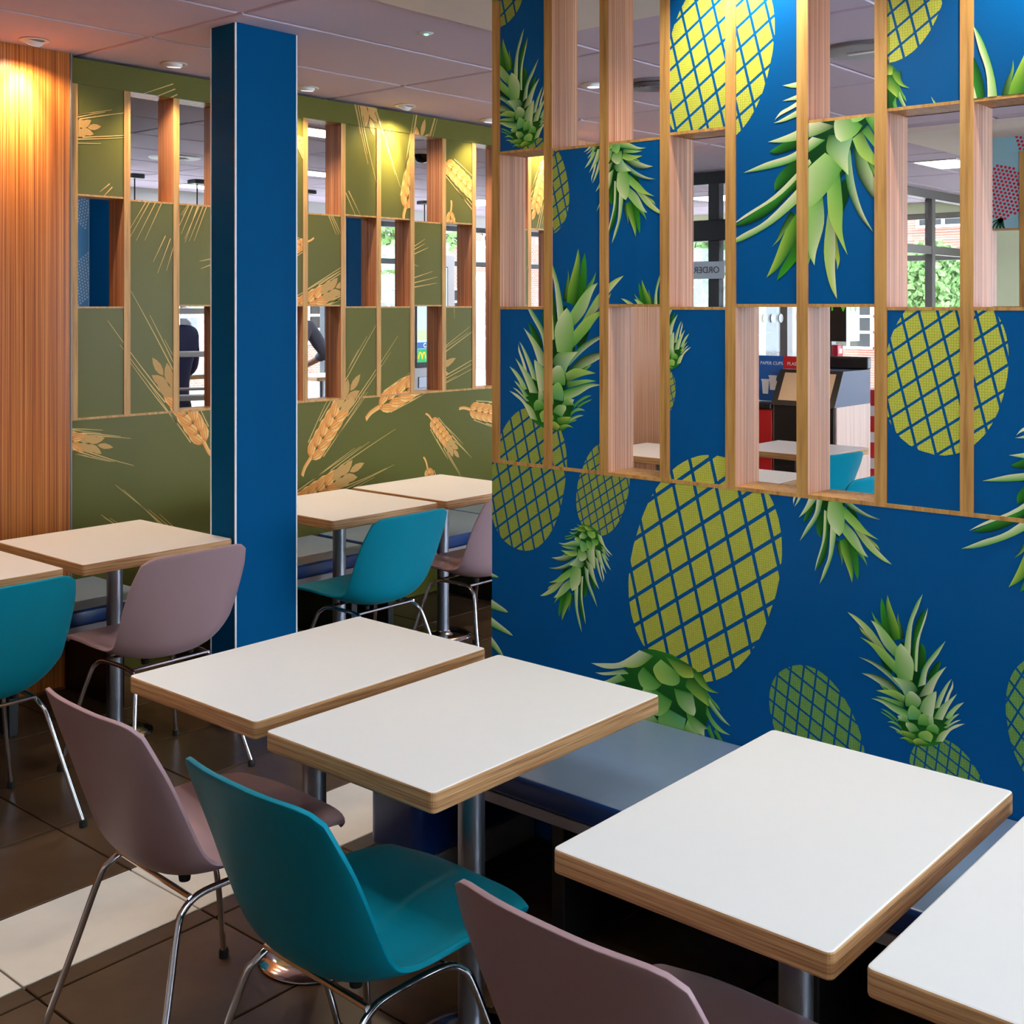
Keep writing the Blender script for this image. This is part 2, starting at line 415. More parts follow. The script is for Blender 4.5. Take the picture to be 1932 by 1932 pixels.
def clip(p, c, box):
    for ax, lim, sg in ((0, box[0], 1), (0, box[2], -1), (1, box[1], 1), (1, box[3], -1)):
        q, e = [], []
        for i in range(len(p)):
            a, b = p[i - 1], p[i]; da, db = (a[ax] - lim) * sg, (b[ax] - lim) * sg
            if (da >= 0) != (db >= 0):
                t = da / (da - db); q.append(a.lerp(b, t)); e.append(mixc(c[i - 1], c[i], t))
            if db >= 0: q.append(b); e.append(c[i])
        p, c = q, e
        if len(p) < 3: return [], []
    return p, c

# crown of the pineapple, leaves from back to front: left edge, right edge (base to tip), tip, colours
GD, GM, GL, GP, GY_, GG, GT = [lin(c) for c in ((10, 62, 20), (56, 140, 44), (152, 202, 104), (222, 230, 180), (182, 206, 84), (62, 158, 30), (92, 170, 124))]
A1 = lambda p: (1590 + p[0] * .12422, 1110 + p[1] * .12422)
A2 = lambda p: (1620 + p[0] * .1087, 1230 + p[1] * .1087)
CROWN = [
 (A2, [(1180, 1640), (880, 1560), (700, 1180)], [(1200, 1640), (1480, 1530), (1480, 1000)], (1000, 700), GM, GD, GM, GD),
 (A1, [(980, 2000), (900, 1600), (790, 1300)], [(1350, 1900), (1220, 1450), (1110, 1000)], (890, 800), GD, GD, GD, GD),
 (A1, [(720, 800), (600, 560), (575, 300)], [(800, 700), (690, 480), (640, 260)], (590, 140), GD, GG, GD, GM),
 (A1, [(760, 800), (690, 480), (660, 250)], [(900, 760), (830, 520), (740, 280)], (682, 100), GD, GM, GG, GY_),
 (A1, [(880, 760), (840, 520), (835, 450)], [(940, 760), (900, 580), (860, 470)], (845, 370), GD, GL, GD, GD),
 (A1, [(600, 620), (530, 560), (480, 470)], [(640, 600), (570, 520), (500, 440)], (440, 350), GM, GL, GD, GM),
 (A1, [(500, 860), (370, 740), (290, 660)], [(520, 830), (400, 700), (300, 630)], (250, 575), GD, GY_, GD, GY_),
 (A1, [(800, 1050), (620, 850), (500, 600)], [(830, 880), (680, 680), (540, 540)], (425, 480), GM, GP, GL, GL),
 (A1, [(690, 1000), (480, 830), (260, 560)], [(660, 950), (450, 640), (230, 440)], (75, 360), GD, GP, GL, GY_),
 (A1, [(740, 1340), (620, 1180), (560, 1030)], [(760, 1260), (650, 1130), (580, 1020)], (530, 960), GD, GD, GD, GD),
 (A1, [(830, 1320), (600, 1080), (440, 880)], [(800, 1110), (620, 920), (400, 800)], (270, 740), GM, GL, GL, GY_),
 (A1, [(900, 1550), (680, 1330), (450, 1150)], [(880, 1450), (680, 1240), (430, 1090)], (240, 1040), GT, GP, GM, GD),
 (A1, [(860, 1640), (640, 1500), (430, 1360)], [(880, 1570), (700, 1400), (480, 1300)], (285, 1285), GM, GP, GD, GD),
 (A1, [(740, 1590), (660, 1550), (600, 1500)], [(740, 1560), (680, 1520), (610, 1480)], (560, 1460), GD, GL, GD, GM),
 (A1, [(930, 1750), (800, 1670), (650, 1600)], [(950, 1640), (800, 1550), (640, 1540)], (510, 1550), GD, GL, GL, GY_),
 (A1, [(930, 1820), (800, 1760), (640, 1690)], [(930, 1740), (780, 1690), (640, 1650)], (505, 1640), GD, GL, GM, GL),
 (A1, [(990, 1990), (780, 1870), (600, 1740)], [(990, 1860), (800, 1770), (600, 1685)], (430, 1668), GL, GP, GM, GM),
 (A1, [(1130, 1320), (1130, 1100), (1160, 900)], [(1260, 1150), (1270, 1000), (1245, 890)], (1190, 830), GD, GD, GD, GM),
 (A1, [(930, 940), (990, 560), (1110, 240)], [(1030, 1040), (1060, 560), (1150, 300)], (1218, 85), GL, GG, GP, GP),
 (A1, [(1050, 1200), (1070, 700), (1160, 430)], [(1120, 1250), (1130, 800), (1200, 560)], (1275, 300), GD, GD, GM, GM),
 (A1, [(1095, 1250), (1115, 850), (1210, 540)], [(1135, 1270), (1165, 800), (1265, 460)], (1298, 290), GL, GP, GP, GP),
 (A1, [(1270, 1370), (1340, 1240), (1430, 1130)], [(1310, 1400), (1430, 1290), (1480, 1180)], (1497, 1112), GD, GD, GD, GM),
 (A1, [(1140, 1500), (1230, 1190), (1400, 960)], [(1260, 1460), (1300, 1230), (1450, 1010)], (1567, 795), GM, GG, GP, GP),
 (A1, [(1150, 1660), (1250, 1480), (1420, 1290)], [(1360, 1600), (1430, 1420), (1500, 1300)], (1580, 1185), GD, GL, GP, GP),
 (A1, [(1390, 1830), (1460, 1640), (1580, 1450)], [(1470, 1810), (1540, 1640), (1630, 1430)], (1662, 1372), GM, GL, GP, GP),
 (A1, [(1530, 1810), (1580, 1640), (1660, 1470)], [(1575, 1790), (1640, 1600), (1682, 1500)], (1672, 1400), GP, GP, GP, GP),
 (A1, [(840, 1390), (800, 1150), (810, 930)], [(1060, 1400), (1085, 1150), (1000, 960)], (885, 835), GM, GL, GL, GP),
 (A1, [(960, 1660), (880, 1500), (800, 1400)], [(1150, 1560), (1060, 1420), (880, 1370)], (750, 1340), GT, GP, GD, GL),
 (A1, [(1380, 1980), (1480, 1800), (1620, 1690)], [(1520, 2000), (1600, 1830), (1690, 1680)], (1740, 1600), GM, GL, GP, GP),
 (A1, [(960, 1790), (950, 1700), (970, 1620)], [(1150, 1810), (1195, 1700), (1090, 1580)], (1010, 1562), GM, GL, GM, GP),
 (A1, [(1160, 1860), (1220, 1700), (1330, 1600)], [(1370, 1970), (1400, 1800), (1425, 1640)], (1425, 1560), GM, GL, GP, GP),
 (A2, [(870, 1170), (855, 1050), (880, 960)], [(1050, 1180), (1090, 1060), (1000, 960)], (930, 918), GT, GL, GM, GL),
 (A2, [(680, 1220), (600, 1130), (480, 1040)], [(690, 1180), (600, 1090), (480, 1005)], (385, 982), GM, GL, GM, GM),
 (A2, [(620, 1210), (520, 1130), (430, 1070)], [(630, 1180), (540, 1110), (450, 1060)], (380, 1030), GM, GL, GM, GM),
 (A2, [(760, 1360), (680, 1280), (580, 1230)], [(740, 1290), (650, 1220), (570, 1200)], (500, 1215), GM, GL, GM, GL),
 (A2, [(800, 1450), (700, 1380), (600, 1320)], [(790, 1400), (700, 1340), (600, 1292)], (525, 1285), GL, GP, GM, GM),
 (A2, [(820, 1480), (740, 1430), (680, 1400)], [(820, 1450), (740, 1410), (690, 1380)], (640, 1365), GM, GL, GM, GM),
 (A2, [(1510, 1140), (1570, 1040), (1700, 920)], [(1610, 1190), (1650, 1080), (1750, 960)], (1835, 872), GL, GL, GL, GP),
 (A2, [(1480, 1240), (1600, 1140), (1680, 1090)], [(1560, 1270), (1650, 1160), (1715, 1105)], (1752, 1068), GM, GL, GL, GP),
 (A2, [(1480, 1310), (1600, 1240), (1700, 1190)], [(1540, 1330), (1640, 1255), (1725, 1205)], (1782, 1178), GL, GP, GM, GP),
 (A2, [(1380, 1500), (1550, 1340), (1700, 1260)], [(1490, 1520), (1600, 1370), (1740, 1295)], (1852, 1243), GL, GP, GP, GP),
 (A2, [(670, 1180), (700, 1160), (690, 1130)], [(900, 1240), (830, 1140), (750, 1105)], (678, 1103), GM, GP, GM, GL),
 (A2, [(900, 1400), (850, 1320), (822, 1270)], [(1060, 1370), (980, 1260), (880, 1220)], (820, 1225), GM, GP, GM, GL),
 (A2, [(1035, 1260), (1035, 1180), (1080, 1090)], [(1240, 1290), (1250, 1180), (1200, 1090)], (1150, 1062), GM, GL, GM, GL),
 (A2, [(1230, 1280), (1215, 1160), (1240, 1100)], [(1310, 1250), (1300, 1150), (1288, 1090)], (1268, 1078), GM, GP, GL, GP),
 (A2, [(1170, 1350), (1200, 1290), (1250, 1260)], [(1380, 1430), (1398, 1340), (1350, 1270)], (1305, 1248), GM, GL, GM, GL),
 (A2, [(1000, 1540), (880, 1500), (780, 1440)], [(980, 1430), (880, 1390), (800, 1370)], (740, 1358), GD, GM, GM, GY_),
 (A2, [(900, 1610), (860, 1560), (790, 1510)], [(980, 1560), (880, 1500), (790, 1478)], (710, 1500), GD, GM, GM, GY_),
 (A2, [(1330, 1560), (1400, 1430), (1480, 1370)], [(1470, 1555), (1520, 1460), (1560, 1400)], (1570, 1345), GM, GY_, GP, GP),
 (A2, [(1070, 1510), (1038, 1440), (1080, 1385)], [(1260, 1560), (1295, 1460), (1240, 1390)], (1180, 1362), GM, GL, GL, GY_),
 (A2, [(1000, 1620), (970, 1580), (950, 1550)], [(1230, 1600), (1120, 1530), (1030, 1495)], (948, 1528), GD, GY_, GM, GY_),
]
def cz(v): return complex(-v[0], v[1])        # board point -> complex (right, up)
CREF = {'B': (1747, 1403), 'T': A1((1218, 85)), 'T2': A1((1298, 290)), 'W': A1((682, 100)), 'W1': A1((590, 140)), 'C': A1((885, 835)),
        'BT': A1((750, 1340)), 'R3': A1((1567, 795)), 'L3': A1((240, 1040)), 'S': A1((845, 370)), 'L2': A1((270, 740))}
CREF = {k: cz(on_blue(*p)) for k, p in CREF.items()}
CZ = [(([cz(on_blue(*fr(p))) for p in L + [t]], [cz(on_blue(*fr(p))) for p in R_ + [t]]), cols) for fr, L, R_, t, *cols in CROWN]
def crown(art, refs, mirror=False, tint=1.0):
    """refs: {name of a reference tip: pixel}; least-squares similarity from the reference crown"""
    src = [CREF[k].conjugate() if mirror else CREF[k] for k in refs]; dst = [cz(on_blue(*p)) for p in refs.values()]
    ms, md = sum(src) / len(src), sum(dst) / len(dst)
    a = sum((d - md) * (s - ms).conjugate() for s, d in zip(src, dst)) / sum(abs(s - ms) ** 2 for s in src)
    art.item += 1
    for (L, R_), (lb, lt, rb, rt) in CZ:
        f = lambda q: (lambda z_: Vector((-z_.real, z_.imag)))(md + a * ((q.conjugate() if mirror else q) - ms))
        Lp, Rp = cr([f(q) for q in L], 4), cr([f(q) for q in R_], 4); n = len(Lp) - 1
        art.layer += 1
        sm = lambda a_, b_, i: tuple(v * tint for v in mixc(a_, b_, min(1, (i / n) * 1.35) ** .8))
        art.strip(Lp, Rp, [sm(lb, lt, i) for i in range(n + 1)], [sm(rb, rt, i) for i in range(n + 1)])
OL, YE, GR = (164, 178, 76), (204, 208, 82), (124, 172, 88)
def fruit(art, e1, e2, col, hw=.37, pitch=.147):
    """body: ellipse with axis e1 (crown end) -> e2, filled with rhombs"""
    p, q = on_blue(*e1), on_blue(*e2); c = (p + q) / 2; ax = (q - p); L = ax.length; ax.normalize(); no = Vector((-ax.y, ax.x))
    a, b = L / 2, L * hw
    el = []
    for i in range(72):
        t = 2 * math.pi * i / 72; rr = 1 + (.012 if i % 2 else -.006)
        x, y = math.cos(t), math.sin(t)
        x = math.copysign(abs(x) ** .9, x); y = math.copysign(abs(y) ** .9, y)
        el.append((x * a * rr, y * b * rr))
    th = math.radians(35); s = 2 * b * pitch; g = s * .075
    la = (on_blue(1388, 868) - on_blue(1262, 1270)).normalized() if col != GR else ax      # lattice follows the artwork's own slant
    l0 = math.atan2(la.dot(no), la.dot(ax)) + (math.radians(1.5) if col != GR else 0)
    e = Vector((math.cos(l0 + th), math.sin(l0 + th))), Vector((math.cos(l0 - th), math.sin(l0 - th)))
    step = s / math.sin(2 * th); art.layer += 1; art.item += 1; colr = lin(col)
    for i in range(-12, 13):
        for j in range(-12, 13):
            o = e[0] * step * i + e[1] * step * j
            if abs(o.x) > a + step * 2 or abs(o.y) > b + step * 2: continue
            k = .5 - g / s
            rh = [o + (e[0] * su + e[1] * sv) * step * k for su, sv in ((1, 1), (1, -1), (-1, -1), (-1, 1))]
            # clip the rhomb by the (convex) ellipse outline
            poly = rh
            for m_ in range(72):
                p0, p1 = el[m_], el[(m_ + 1) % 72]; nx, ny = -(p1[1] - p0[1]), p1[0] - p0[0]; out = []
                for w_ in range(len(poly)):
                    u, v = poly[w_ - 1], poly[w_]
                    du, dv = (u.x - p0[0]) * nx + (u.y - p0[1]) * ny, (v.x - p0[0]) * nx + (v.y - p0[1]) * ny
                    if (du >= 0) != (dv >= 0): out.append(u.lerp(v, du / (du - dv)))
                    if dv >= 0: out.append(v)
                poly = out
                if len(poly) < 3: break
            if len(poly) >= 3: art.poly([c + ax * v.x + no * v.y for v in poly], colr, True)
BA = Art()
fruit(BA, (1018, 770), (970, 1036), OL, .33); fruit(BA, (1116, 1008), (1158, 836), OL, .32); fruit(BA, (1262, 1270), (1388, 868), YE, .355)
fruit(BA, (1748, 1392), (1836, 1590), GR, .36); fruit(BA, (1592, 1500), (1488, 1256), GR, .36); fruit(BA, (2010, 1510), (1972, 1236), GR, .34)
fruit(BA, (1812, 545), (1746, 857), YE, .37); fruit(BA, (1655, 122), (1712, -200), YE, .34); fruit(BA, (1388, -66), (1316, 280), YE, .34)
fruit(BA, (1250, 690), (1232, 790), OL); fruit(BA, (1000, 262), (1036, 446), OL, .35); fruit(BA, (905, -160), (945, 52), OL)
crown(BA, {'W': (1093, 469), 'C': (1067, 580), 'BT': (1083, 662), 'B': (1034, 806)}, True)
crown(BA, {'T': (1098, 1193), 'B': (1117, 998)}, True)
crown(BA, {'T': (1085, 1720), 'B': (1268, 1246)})
crown(BA, {'T': (1547, 1102), 'W': (1607, 1099), 'C': (1584, 1011)})
crown(BA, {'T': (1741.3, 1120.6), 'B': (1747, 1403), 'L3': (1619.8, 1239)})
crown(BA, {'W': (1447, 528), 'C': (1527, 388), 'BT': (1588, 331), 'L3': (1643, 445), 'R3': (1397, 321)})
crown(BA, {'T': (1154, 460), 'W': (1197, 448), 'C': (1180, 376), 'BT': (1190, 323)})
crown(BA, {'T': (1246, 514), 'B': (1266, 694)})
crown(BA, {'T': (988.5, 52.6), 'T2': (993.7, 70), 'R3': (1014, 110), 'C': (966, 136), 'BT': (956, 189), 'B': (995.6, 272.6)})
crown(BA, {'T': (1816, 1035), 'T2': (1830, 1001), 'W': (1902, 1109), 'R3': (1851, 907)})
crown(BA, {'T': (1834.6, 45.8), 'S': (1911, 112)}, True)
fruit(BA, (2190, 1130), (2110, 700), YE, .36); fruit(BA, (2330, 1250), (2440, 1640), GR, .36)   # the print runs on past the picture's edge
crown(BA, {'T': (2330, 860), 'B': (2328, 1255)}); crown(BA, {'T': (2300, 1520), 'B': (2195, 1135)}); crown(BA, {'T': (2150, 180), 'B': (2080, 560)}, True)
fruit(BA, (2085, 550), (2020, 760), YE, .36); fruit(BA, (2420, 240), (2330, 640), YE, .36)
def loose_leaf(pts, w0):
    BA.item += 1; BA.layer += 1; P = cr([on_blue(*p) for p in pts], 5); n = len(P); L_, R_ = [], []
    for k, q in enumerate(P):
        t = (P[min(k + 1, n - 1)] - P[max(k - 1, 0)]).normalized(); no = Vector((-t.y, t.x)) * w0 * (1 - k / (n - 1)) ** .7; L_.append(q + no); R_.append(q - no)
    BA.strip(L_, R_, [GG] * n, [GP] * n)
loose_leaf([(895, 1075), (920, 1082), (942, 1089)], .014); loose_leaf([(895, 1122), (930, 1140), (960, 1155)], .022)
loose_leaf([(895, 1150), (930, 1174), (969, 1199)], .022); loose_leaf([(900, 1185), (930, 1212), (952, 1240)], .02)

# ears of wheat for the green boards
WO, WL, WD, WT, WA = [lin(c) for c in ((236, 150, 66), (250, 202, 124), (196, 106, 44), (222, 172, 100), (226, 196, 124))]
GA = Art()
def ear(stem, base, tip, wid=.30, stemmed=True, awn=1.0, half=.55, seed=0):
    rr = random.Random(seed + 5)
    b, t = on_green(*base), on_green(*tip); ax = t - b; L = ax.length; ax.normalize(); no = Vector((-ax.y, ax.x)); W = L * wid / 2
    P = lambda u, v: b + ax * (u * L) + no * v
    GA.layer += 1; GA.item += 1
    if stemmed:
        s = on_green(*stem); m = (s + b) / 2 + no * (b - s).length * .08; w0 = L * .018
        pts = cr([s, m, b + ax * L * .05], 5); n = len(pts)
        GA.strip([q + no * w0 for q in pts], [q - no * w0 for q in pts], [WO] * n, [WL] * n)
    N = 8
    GA.layer += 1                      # awns behind the grains
    for i in (1, 3, 5, 6):
        for sd in (-1, 1):
            u0 = i / N * .9; v0 = sd * W * (.5 + .35 * math.sin(math.pi * min(1, u0 + .15)))
            ln = awn * rr.uniform(.55, 1.0); ou = .03 + .07 * rr.random()
            q0, q1, q2 = P(u0, v0), P(u0 + ln * .5, v0 + sd * L * ou * .5), P(u0 + ln, v0 + sd * L * ou * .85)
            pts = cr([q0, q1, q2], 5); n = len(pts)
            wf = lambda k: .0030 * (1 - .75 * k / (n - 1))
            GA.strip([q + no * wf(k) for k, q in enumerate(pts)], [q - no * wf(k) for k, q in enumerate(pts)], [WA] * n, [WT] * n)
    for i in range(N):                 # paired grains from the base upward
        u0 = .02 + i / N * .86; top = u0 > half
        gw = W * .74 * (.62 + .38 * math.sin(math.pi * min(1, u0 * 1.1 + .16)))
        gl = L * .19
        for sd in ((-1, 1) if i < N - 1 else (0,)):
            a = Vector((math.cos(.42 * sd), math.sin(.42 * sd))); d = ax * a.x + no * a.y; e = Vector((-d.y, d.x))
            o = P(u0, sd * gw * .16)
            GA.layer += 1
            prof = [(0, .12), (.2, .75), (.45, 1), (.75, .7), (1, .03)]
            lp = [o + d * gl * x + e * gw * .52 * y for x, y in prof]; rp = [o + d * gl * x - e * gw * .52 * y for x, y in prof]
            if top: GA.strip(lp, rp, [WT] * 5, [WT] * 5, True)
            else:
                GA.strip(lp, rp, [WD, WO, WO, WL, WL], [WO, WL, WL, WO, WL])
                GA.layer += 1
                for q in (-.45, .1, .5):
                    l2 = [o + d * gl * x * .96 + e * gw * .52 * (y * q + .06) for x, y in prof]; r2 = [o + d * gl * x * .96 + e * gw * .52 * (y * q - .06) for x, y in prof]
                    GA.strip(l2, r2, [WD] * 5, [WO] * 5)
def awns(a, b, n=3, sp=.02, seed=0):
    rr = random.Random(seed); p, q = on_green(*a), on_green(*b); d = (q - p).normalized(); no = Vector((-d.y, d.x)); GA.layer += 1; GA.item += 1
    for k in range(n):
        o = no * sp * (k - (n - 1) / 2) * rr.uniform(.8, 1.5); e = o * 1.4 - d * rr.uniform(0, .25) * (q - p).length
        w0 = .0028; GA.strip([p + o + no * w0, q + e + no * .0008], [p + o - no * w0, q + e - no * .0008], [WA, WA], [WT, WT])
ear((402, 862), (388, 838), (284, 668), seed=1); ear((40, 815), (60, 820), (219, 845), .26, seed=2, awn=.8)
ear((400, 1090), (380, 1070), (262, 985), seed=3, awn=1.1); ear((570, 898), (584, 868), (684, 700), seed=4)
ear((690, 791), (712, 770), (866, 672), .24, seed=5, half=.75); ear((520, 985), (545, 962), (692, 870), seed=6, awn=.9)
ear((803, 780), (813, 790), (868, 866), .34, seed=7, awn=.8); ear((866, 771), (884, 772), (985, 792), .30, seed=8)
ear((799, 862), (806, 882), (832, 980), .34, seed=9); ear((505, 610), (535, 596), (662, 528), .30, seed=10)
ear((593, 449), (578, 456), (500, 500), .34, seed=11); ear((655, 60), (662, 90), (708, 262), .30, seed=12)
ear((762, 412), (765, 396), (803, 218), .26, seed=13, half=.72); ear((820, 292), (840, 306), (925, 396), .36, seed=14, half=.8)
ear((852, 378), (851, 396), (848, 520), .24, seed=15); ear((30, 258), (60, 250), (196, 238), .34, seed=16, half=.3, awn=.9)
ear((470, 195), (455, 215), (372, 325), .30, seed=17); ear((540, 240), (560, 255), (600, 330), .3, seed=18)
ear((1045, 270), (1035, 300), (1003, 420), .36, seed=19, half=.8); ear((700, 470), (712, 478), (760, 500), .3, seed=20)
ear((600, 300), (612, 330), (640, 372), .3, seed=23)
awns((300, 360), (246, 462), 4, .02, 1); awns((322, 450), (297, 517), 3, .02, 2); awns((366, 383), (338, 452), 3, .02, 3); awns((386, 383), (356, 458), 3, .02, 4)
awns((330, 168), (250, 200), 3, .02, 5); awns((210, 350), (188, 371), 2, .015, 6); awns((655, 362), (676, 408), 2, .02, 7); awns((622, 402), (644, 452), 3, .012, 8)
awns((780, 472), (808, 456), 3, .02, 9); awns((780, 534), (828, 522), 3, .02, 10); awns((402, 492), (374, 500), 2, .02, 11)

# ================================================================== THE TWO PRINTED SCREENS
RZ = [0, 1.15, 1.637, 2.122, 2.61, CEIL - .013]
DEPTH, PW = .127, .032
def print_mesh(art, box, to3, parent, name):
    items = {}
    for p, c, ly, ht, it in art.t:
        xs = [v.x for v in p]; zs = [v.y for v in p]
        if max(xs) <= box[0] or min(xs) >= box[2] or max(zs) <= box[1] or min(zs) >= box[3]: continue
        q, e = clip(p, c, box)
        if len(q) < 3: continue
        if it not in items: items[it] = MB(); items[it].c = []
        mb = items[it]; mb.quad([to3(v, .0003 + ly * 4e-6) for v in q], 1 if ht else 0); mb.c += e
    for mb in items.values(): mb.build(name, [print_mat, half_mat], parent)

def screen(root, along, lefts, fill, end, start, art, bm_, printname, front, tall=True):
    """along 'y' = blue screen in the plane x=front; along 'x' = green screen in the plane y=front.
    lefts: one edge of every post; fill: rows (low, mid, up) per cell"""
    sg = -1 if along == 'y' else 1
    def B(mb, a0, d0, z0, a1, d1, z1, **k):
        a0, a1 = min(a0, a1), max(a0, a1)
        return mb.box(front + d0, a0, z0, front + d1, a1, z1, **k) if along == 'y' else mb.box(a0, front + d0, z0, a1, front + d1, z1, **k)
    def T3(rec): return (lambda v, e: (front + rec - e, v.x, v.y)) if along == 'y' else (lambda v, e: (v.x, front + rec - e, v.y))
    def panel(name, a0, a1, z0, z1, rec=.004, th=.012):
        o = B(MB(), a0, rec, z0, a1, rec + th, z1).build(name, [bm_], root)
        if art: print_mesh(art, (min(a0, a1), z0, max(a0, a1), z1), T3(rec), o, printname)
    panel('dado_panel', start, end, 0, RZ[1] - .010, 0, .015)
    B(MB(), start, DEPTH - .012, 0, end, DEPTH, RZ[1] - .010).build('back_panel', [bm_], root)
    B(MB(), start, -.001, RZ[1] - .010, end, DEPTH, RZ[1]).build('sill_board', [oak], root)
    panel('frieze_panel', start, end, RZ[4], RZ[5], 0, .015)
    B(MB(), start, DEPTH - .012, RZ[4], end, DEPTH, RZ[5]).build('back_panel', [bm_], root)
    B(MB(), start, .015, RZ[4], end, DEPTH - .012, RZ[4] + .008).build('head_board', [oak], root)
    pm = {}
    for a in lefts:
        mb = B(MB(), a, 0, RZ[1], a + sg * PW, DEPTH, RZ[4], mi=1, front=('x' if along == 'y' else 'y', 0))
        mb.build('post', [oak, lam], root)
    for i, rows in enumerate(fill):
        a0, a1 = lefts[i] + sg * PW, lefts[i + 1]
        for r in range(3):
            if rows[r] == 'P':
                z0, z1 = RZ[1 + r], RZ[2 + r]
                panel('panel', a0, a1, z0 + (.008 if r and rows[r - 1] != 'P' else 0), z1 - (.008 if r < 2 and rows[r + 1] != 'P' else 0))
                B(MB(), a0, DEPTH - .016, z0, a1, DEPTH - .004, z1).build('back_panel', [bm_], root)
                if r and rows[r - 1] != 'P': B(MB(), a0, .003, z0, a1, DEPTH - .003, z0 + .008).build('shelf_board', [oak], root)
                if r < 2 and rows[r + 1] != 'P': B(MB(), a0, .003, z1 - .008, a1, DEPTH - .003, z1).build('shelf_board', [oak], root)
bl = [2.570 - .2137 * i for i in range(0, 14)]
bfill = ['POP', 'PPO', 'OPO', 'POP', 'OPP', 'OPO', 'POP', 'POP', 'OPO', 'POP', 'OPP', 'POP', 'OPO']
bs = thing('partition_screen', 'tall blue partition screen printed with green pineapples between oak posts', 'partition')
screen(bs, 'y', bl, bfill, bl[-1] - PW, bl[0], BA, blue_board, 'pineapple_print', BX)
gl_ = [2.700 + .2565 * i for i in range(0, 14)]
gfill = ['POP', 'PPO', 'OPO', 'POP', 'OPP', 'OPO', 'POP', 'POP', 'OPO', 'POP', 'OOO', 'OPO', 'POP']
gs = thing('partition_screen', 'olive green partition screen printed with golden ears of wheat', 'partition')
screen(gs, 'x', gl_, gfill, 6.2, gl_[0], GA, green_board, 'wheat_print', GY)
MB().box(6.07, GY, RZ[1], 6.2, GY + DEPTH, RZ[4]).build('end_panel', [lam], gs)

# ================================================================== BLUE COLUMN
co = thing('square_column', 'free-standing bright blue square column with pale metal corner trims', 'column', (2.81, 3.85, 0))
MB().box(0, 0, 0, .30, .16, CEIL - .001).build('shaft', [navy_side], co)
for x, y in ((-.002, -.002), (.295, -.002), (-.002, .155), (.295, .155)):
    MB().bevbox(x, y, 0, x + .007, y + .007, CEIL - .001, .001, seg=1).build('corner_trim', [whitem], co)

# ================================================================== TABLES
def make_table(sx, sy, label, group):
    t = thing('cafe_table', label, 'table', group=group)
    MB().bevbox(-sx / 2, -sy / 2, .700, sx / 2, sy / 2, .741, .004, .012, 2, 1, top=0).build('tabletop', [white_top, ply], t)
    MB().bevbox(-.13, -.10, .694, .13, .10, .700, .002, .01, 1).build('mounting_plate', [steel], t)
    MB().lathe([(0, .02), (.030, .02), (.030, .694), (0, .694)], n=28).build('pole', [steel], t, True)
    MB().lathe([(0, .0), (.140, .0), (.143, .004), (.140, .009), (.10, .017), (.04, .024), (.034, .032), (0, .032)], n=40).build('base_disc', [chrome], t, 50)
    return t
g = 'white two-seat tables with plywood edges'
t0 = make_table(.745, .50, 'white cafe table beside the pineapple bench, in front of the teal chair', g)
t0.location = (1.955, 1.815, 0)
for (x, y, l) in ((1.975, 2.375, 'white cafe table in the front row, nearest the blue column'),
                  (1.925, 1.010, 'large white cafe table in the right foreground seen whole'),
                  (1.925, .462, 'white cafe table cut off by the right edge of the picture'),):
    dup(t0, (x, y, 0), 0, l)
t1 = make_table(.625, .645, 'white square table by the wood wall with a mauve chair', g); t1.location = (2.495, 4.185, 0)
for (x, y, l) in ((1.80, 4.185, 'white square table cut off at the left edge by the wood wall'),
                  (3.625, 4.185, 'white square table right of the blue column with a teal chair'),
                  (4.300, 4.185, 'white square table under the wheat screen, beside the blue screen end'),
                  (6.25, 4.20, 'white table behind the blue screen, seen low through its third bay'),
                  (6.95, 3.62, 'white table in front of the recycling bins behind the blue screen'),
                  (5.60, 3.30, 'low white table top behind the blue screen beside a teal chair')):
    dup(t1, (x, y, 0), 0, l)

# ================================================================== CHAIRS
def make_shell():
    prof = [(.322, .440), (.303, .448), (.262, .452), (.16, .450), (.04, .434), (-.06, .422), (-.125, .434), (-.168, .472), (-.195, .54), (-.222, .63), (-.25, .72), (-.278, .808)]
    wid = [.180, .192, .204, .214, .220, .221, .221, .224, .228, .229, .223, .207]
    curl = [.0, .004, .010, .022, .038, .056, .070, .072, .064, .052, .040, .030]
    P = cr([Vector((*p, w_, c)) if False else Vector((p[0], p[1], w_)) for p, w_, c in zip(prof, wid, curl)], 4)
    C = cr([Vector((c, 0, 0)) for c in curl], 4)
    nu, nv = len(P), 19
    mb = MB()
    for i in range(nu):
        t = (P[min(i + 1, nu - 1)] - P[max(i - 1, 0)]); t = Vector((t.x, t.y)).normalized(); n = Vector((t.y, -t.x))
        for j in range(nv):
            u = -1 + 2 * j / (nv - 1); au = abs(u)
            c = C[i].x * au ** 2.6
            d = 0
            if i > nu - 7: d = -.026 * au ** 9 * (i - nu + 7) / 6 - .010 * au ** 2 * (i - nu + 7) / 6
            fx = .050 * au ** 5 * ((10 - i) / 10) if i < 10 else 0
            mb.v.append((P[i].x - fx + n.x * c + t.x * d, u * P[i].z, P[i].y + n.y * c + t.y * d))
    for i in range(nu - 1):
        for j in range(nv - 1):
            mb.f.append((i * nv + j, i * nv + j + 1, (i + 1) * nv + j + 1, (i + 1) * nv + j)); mb.m.append(0)
    return mb
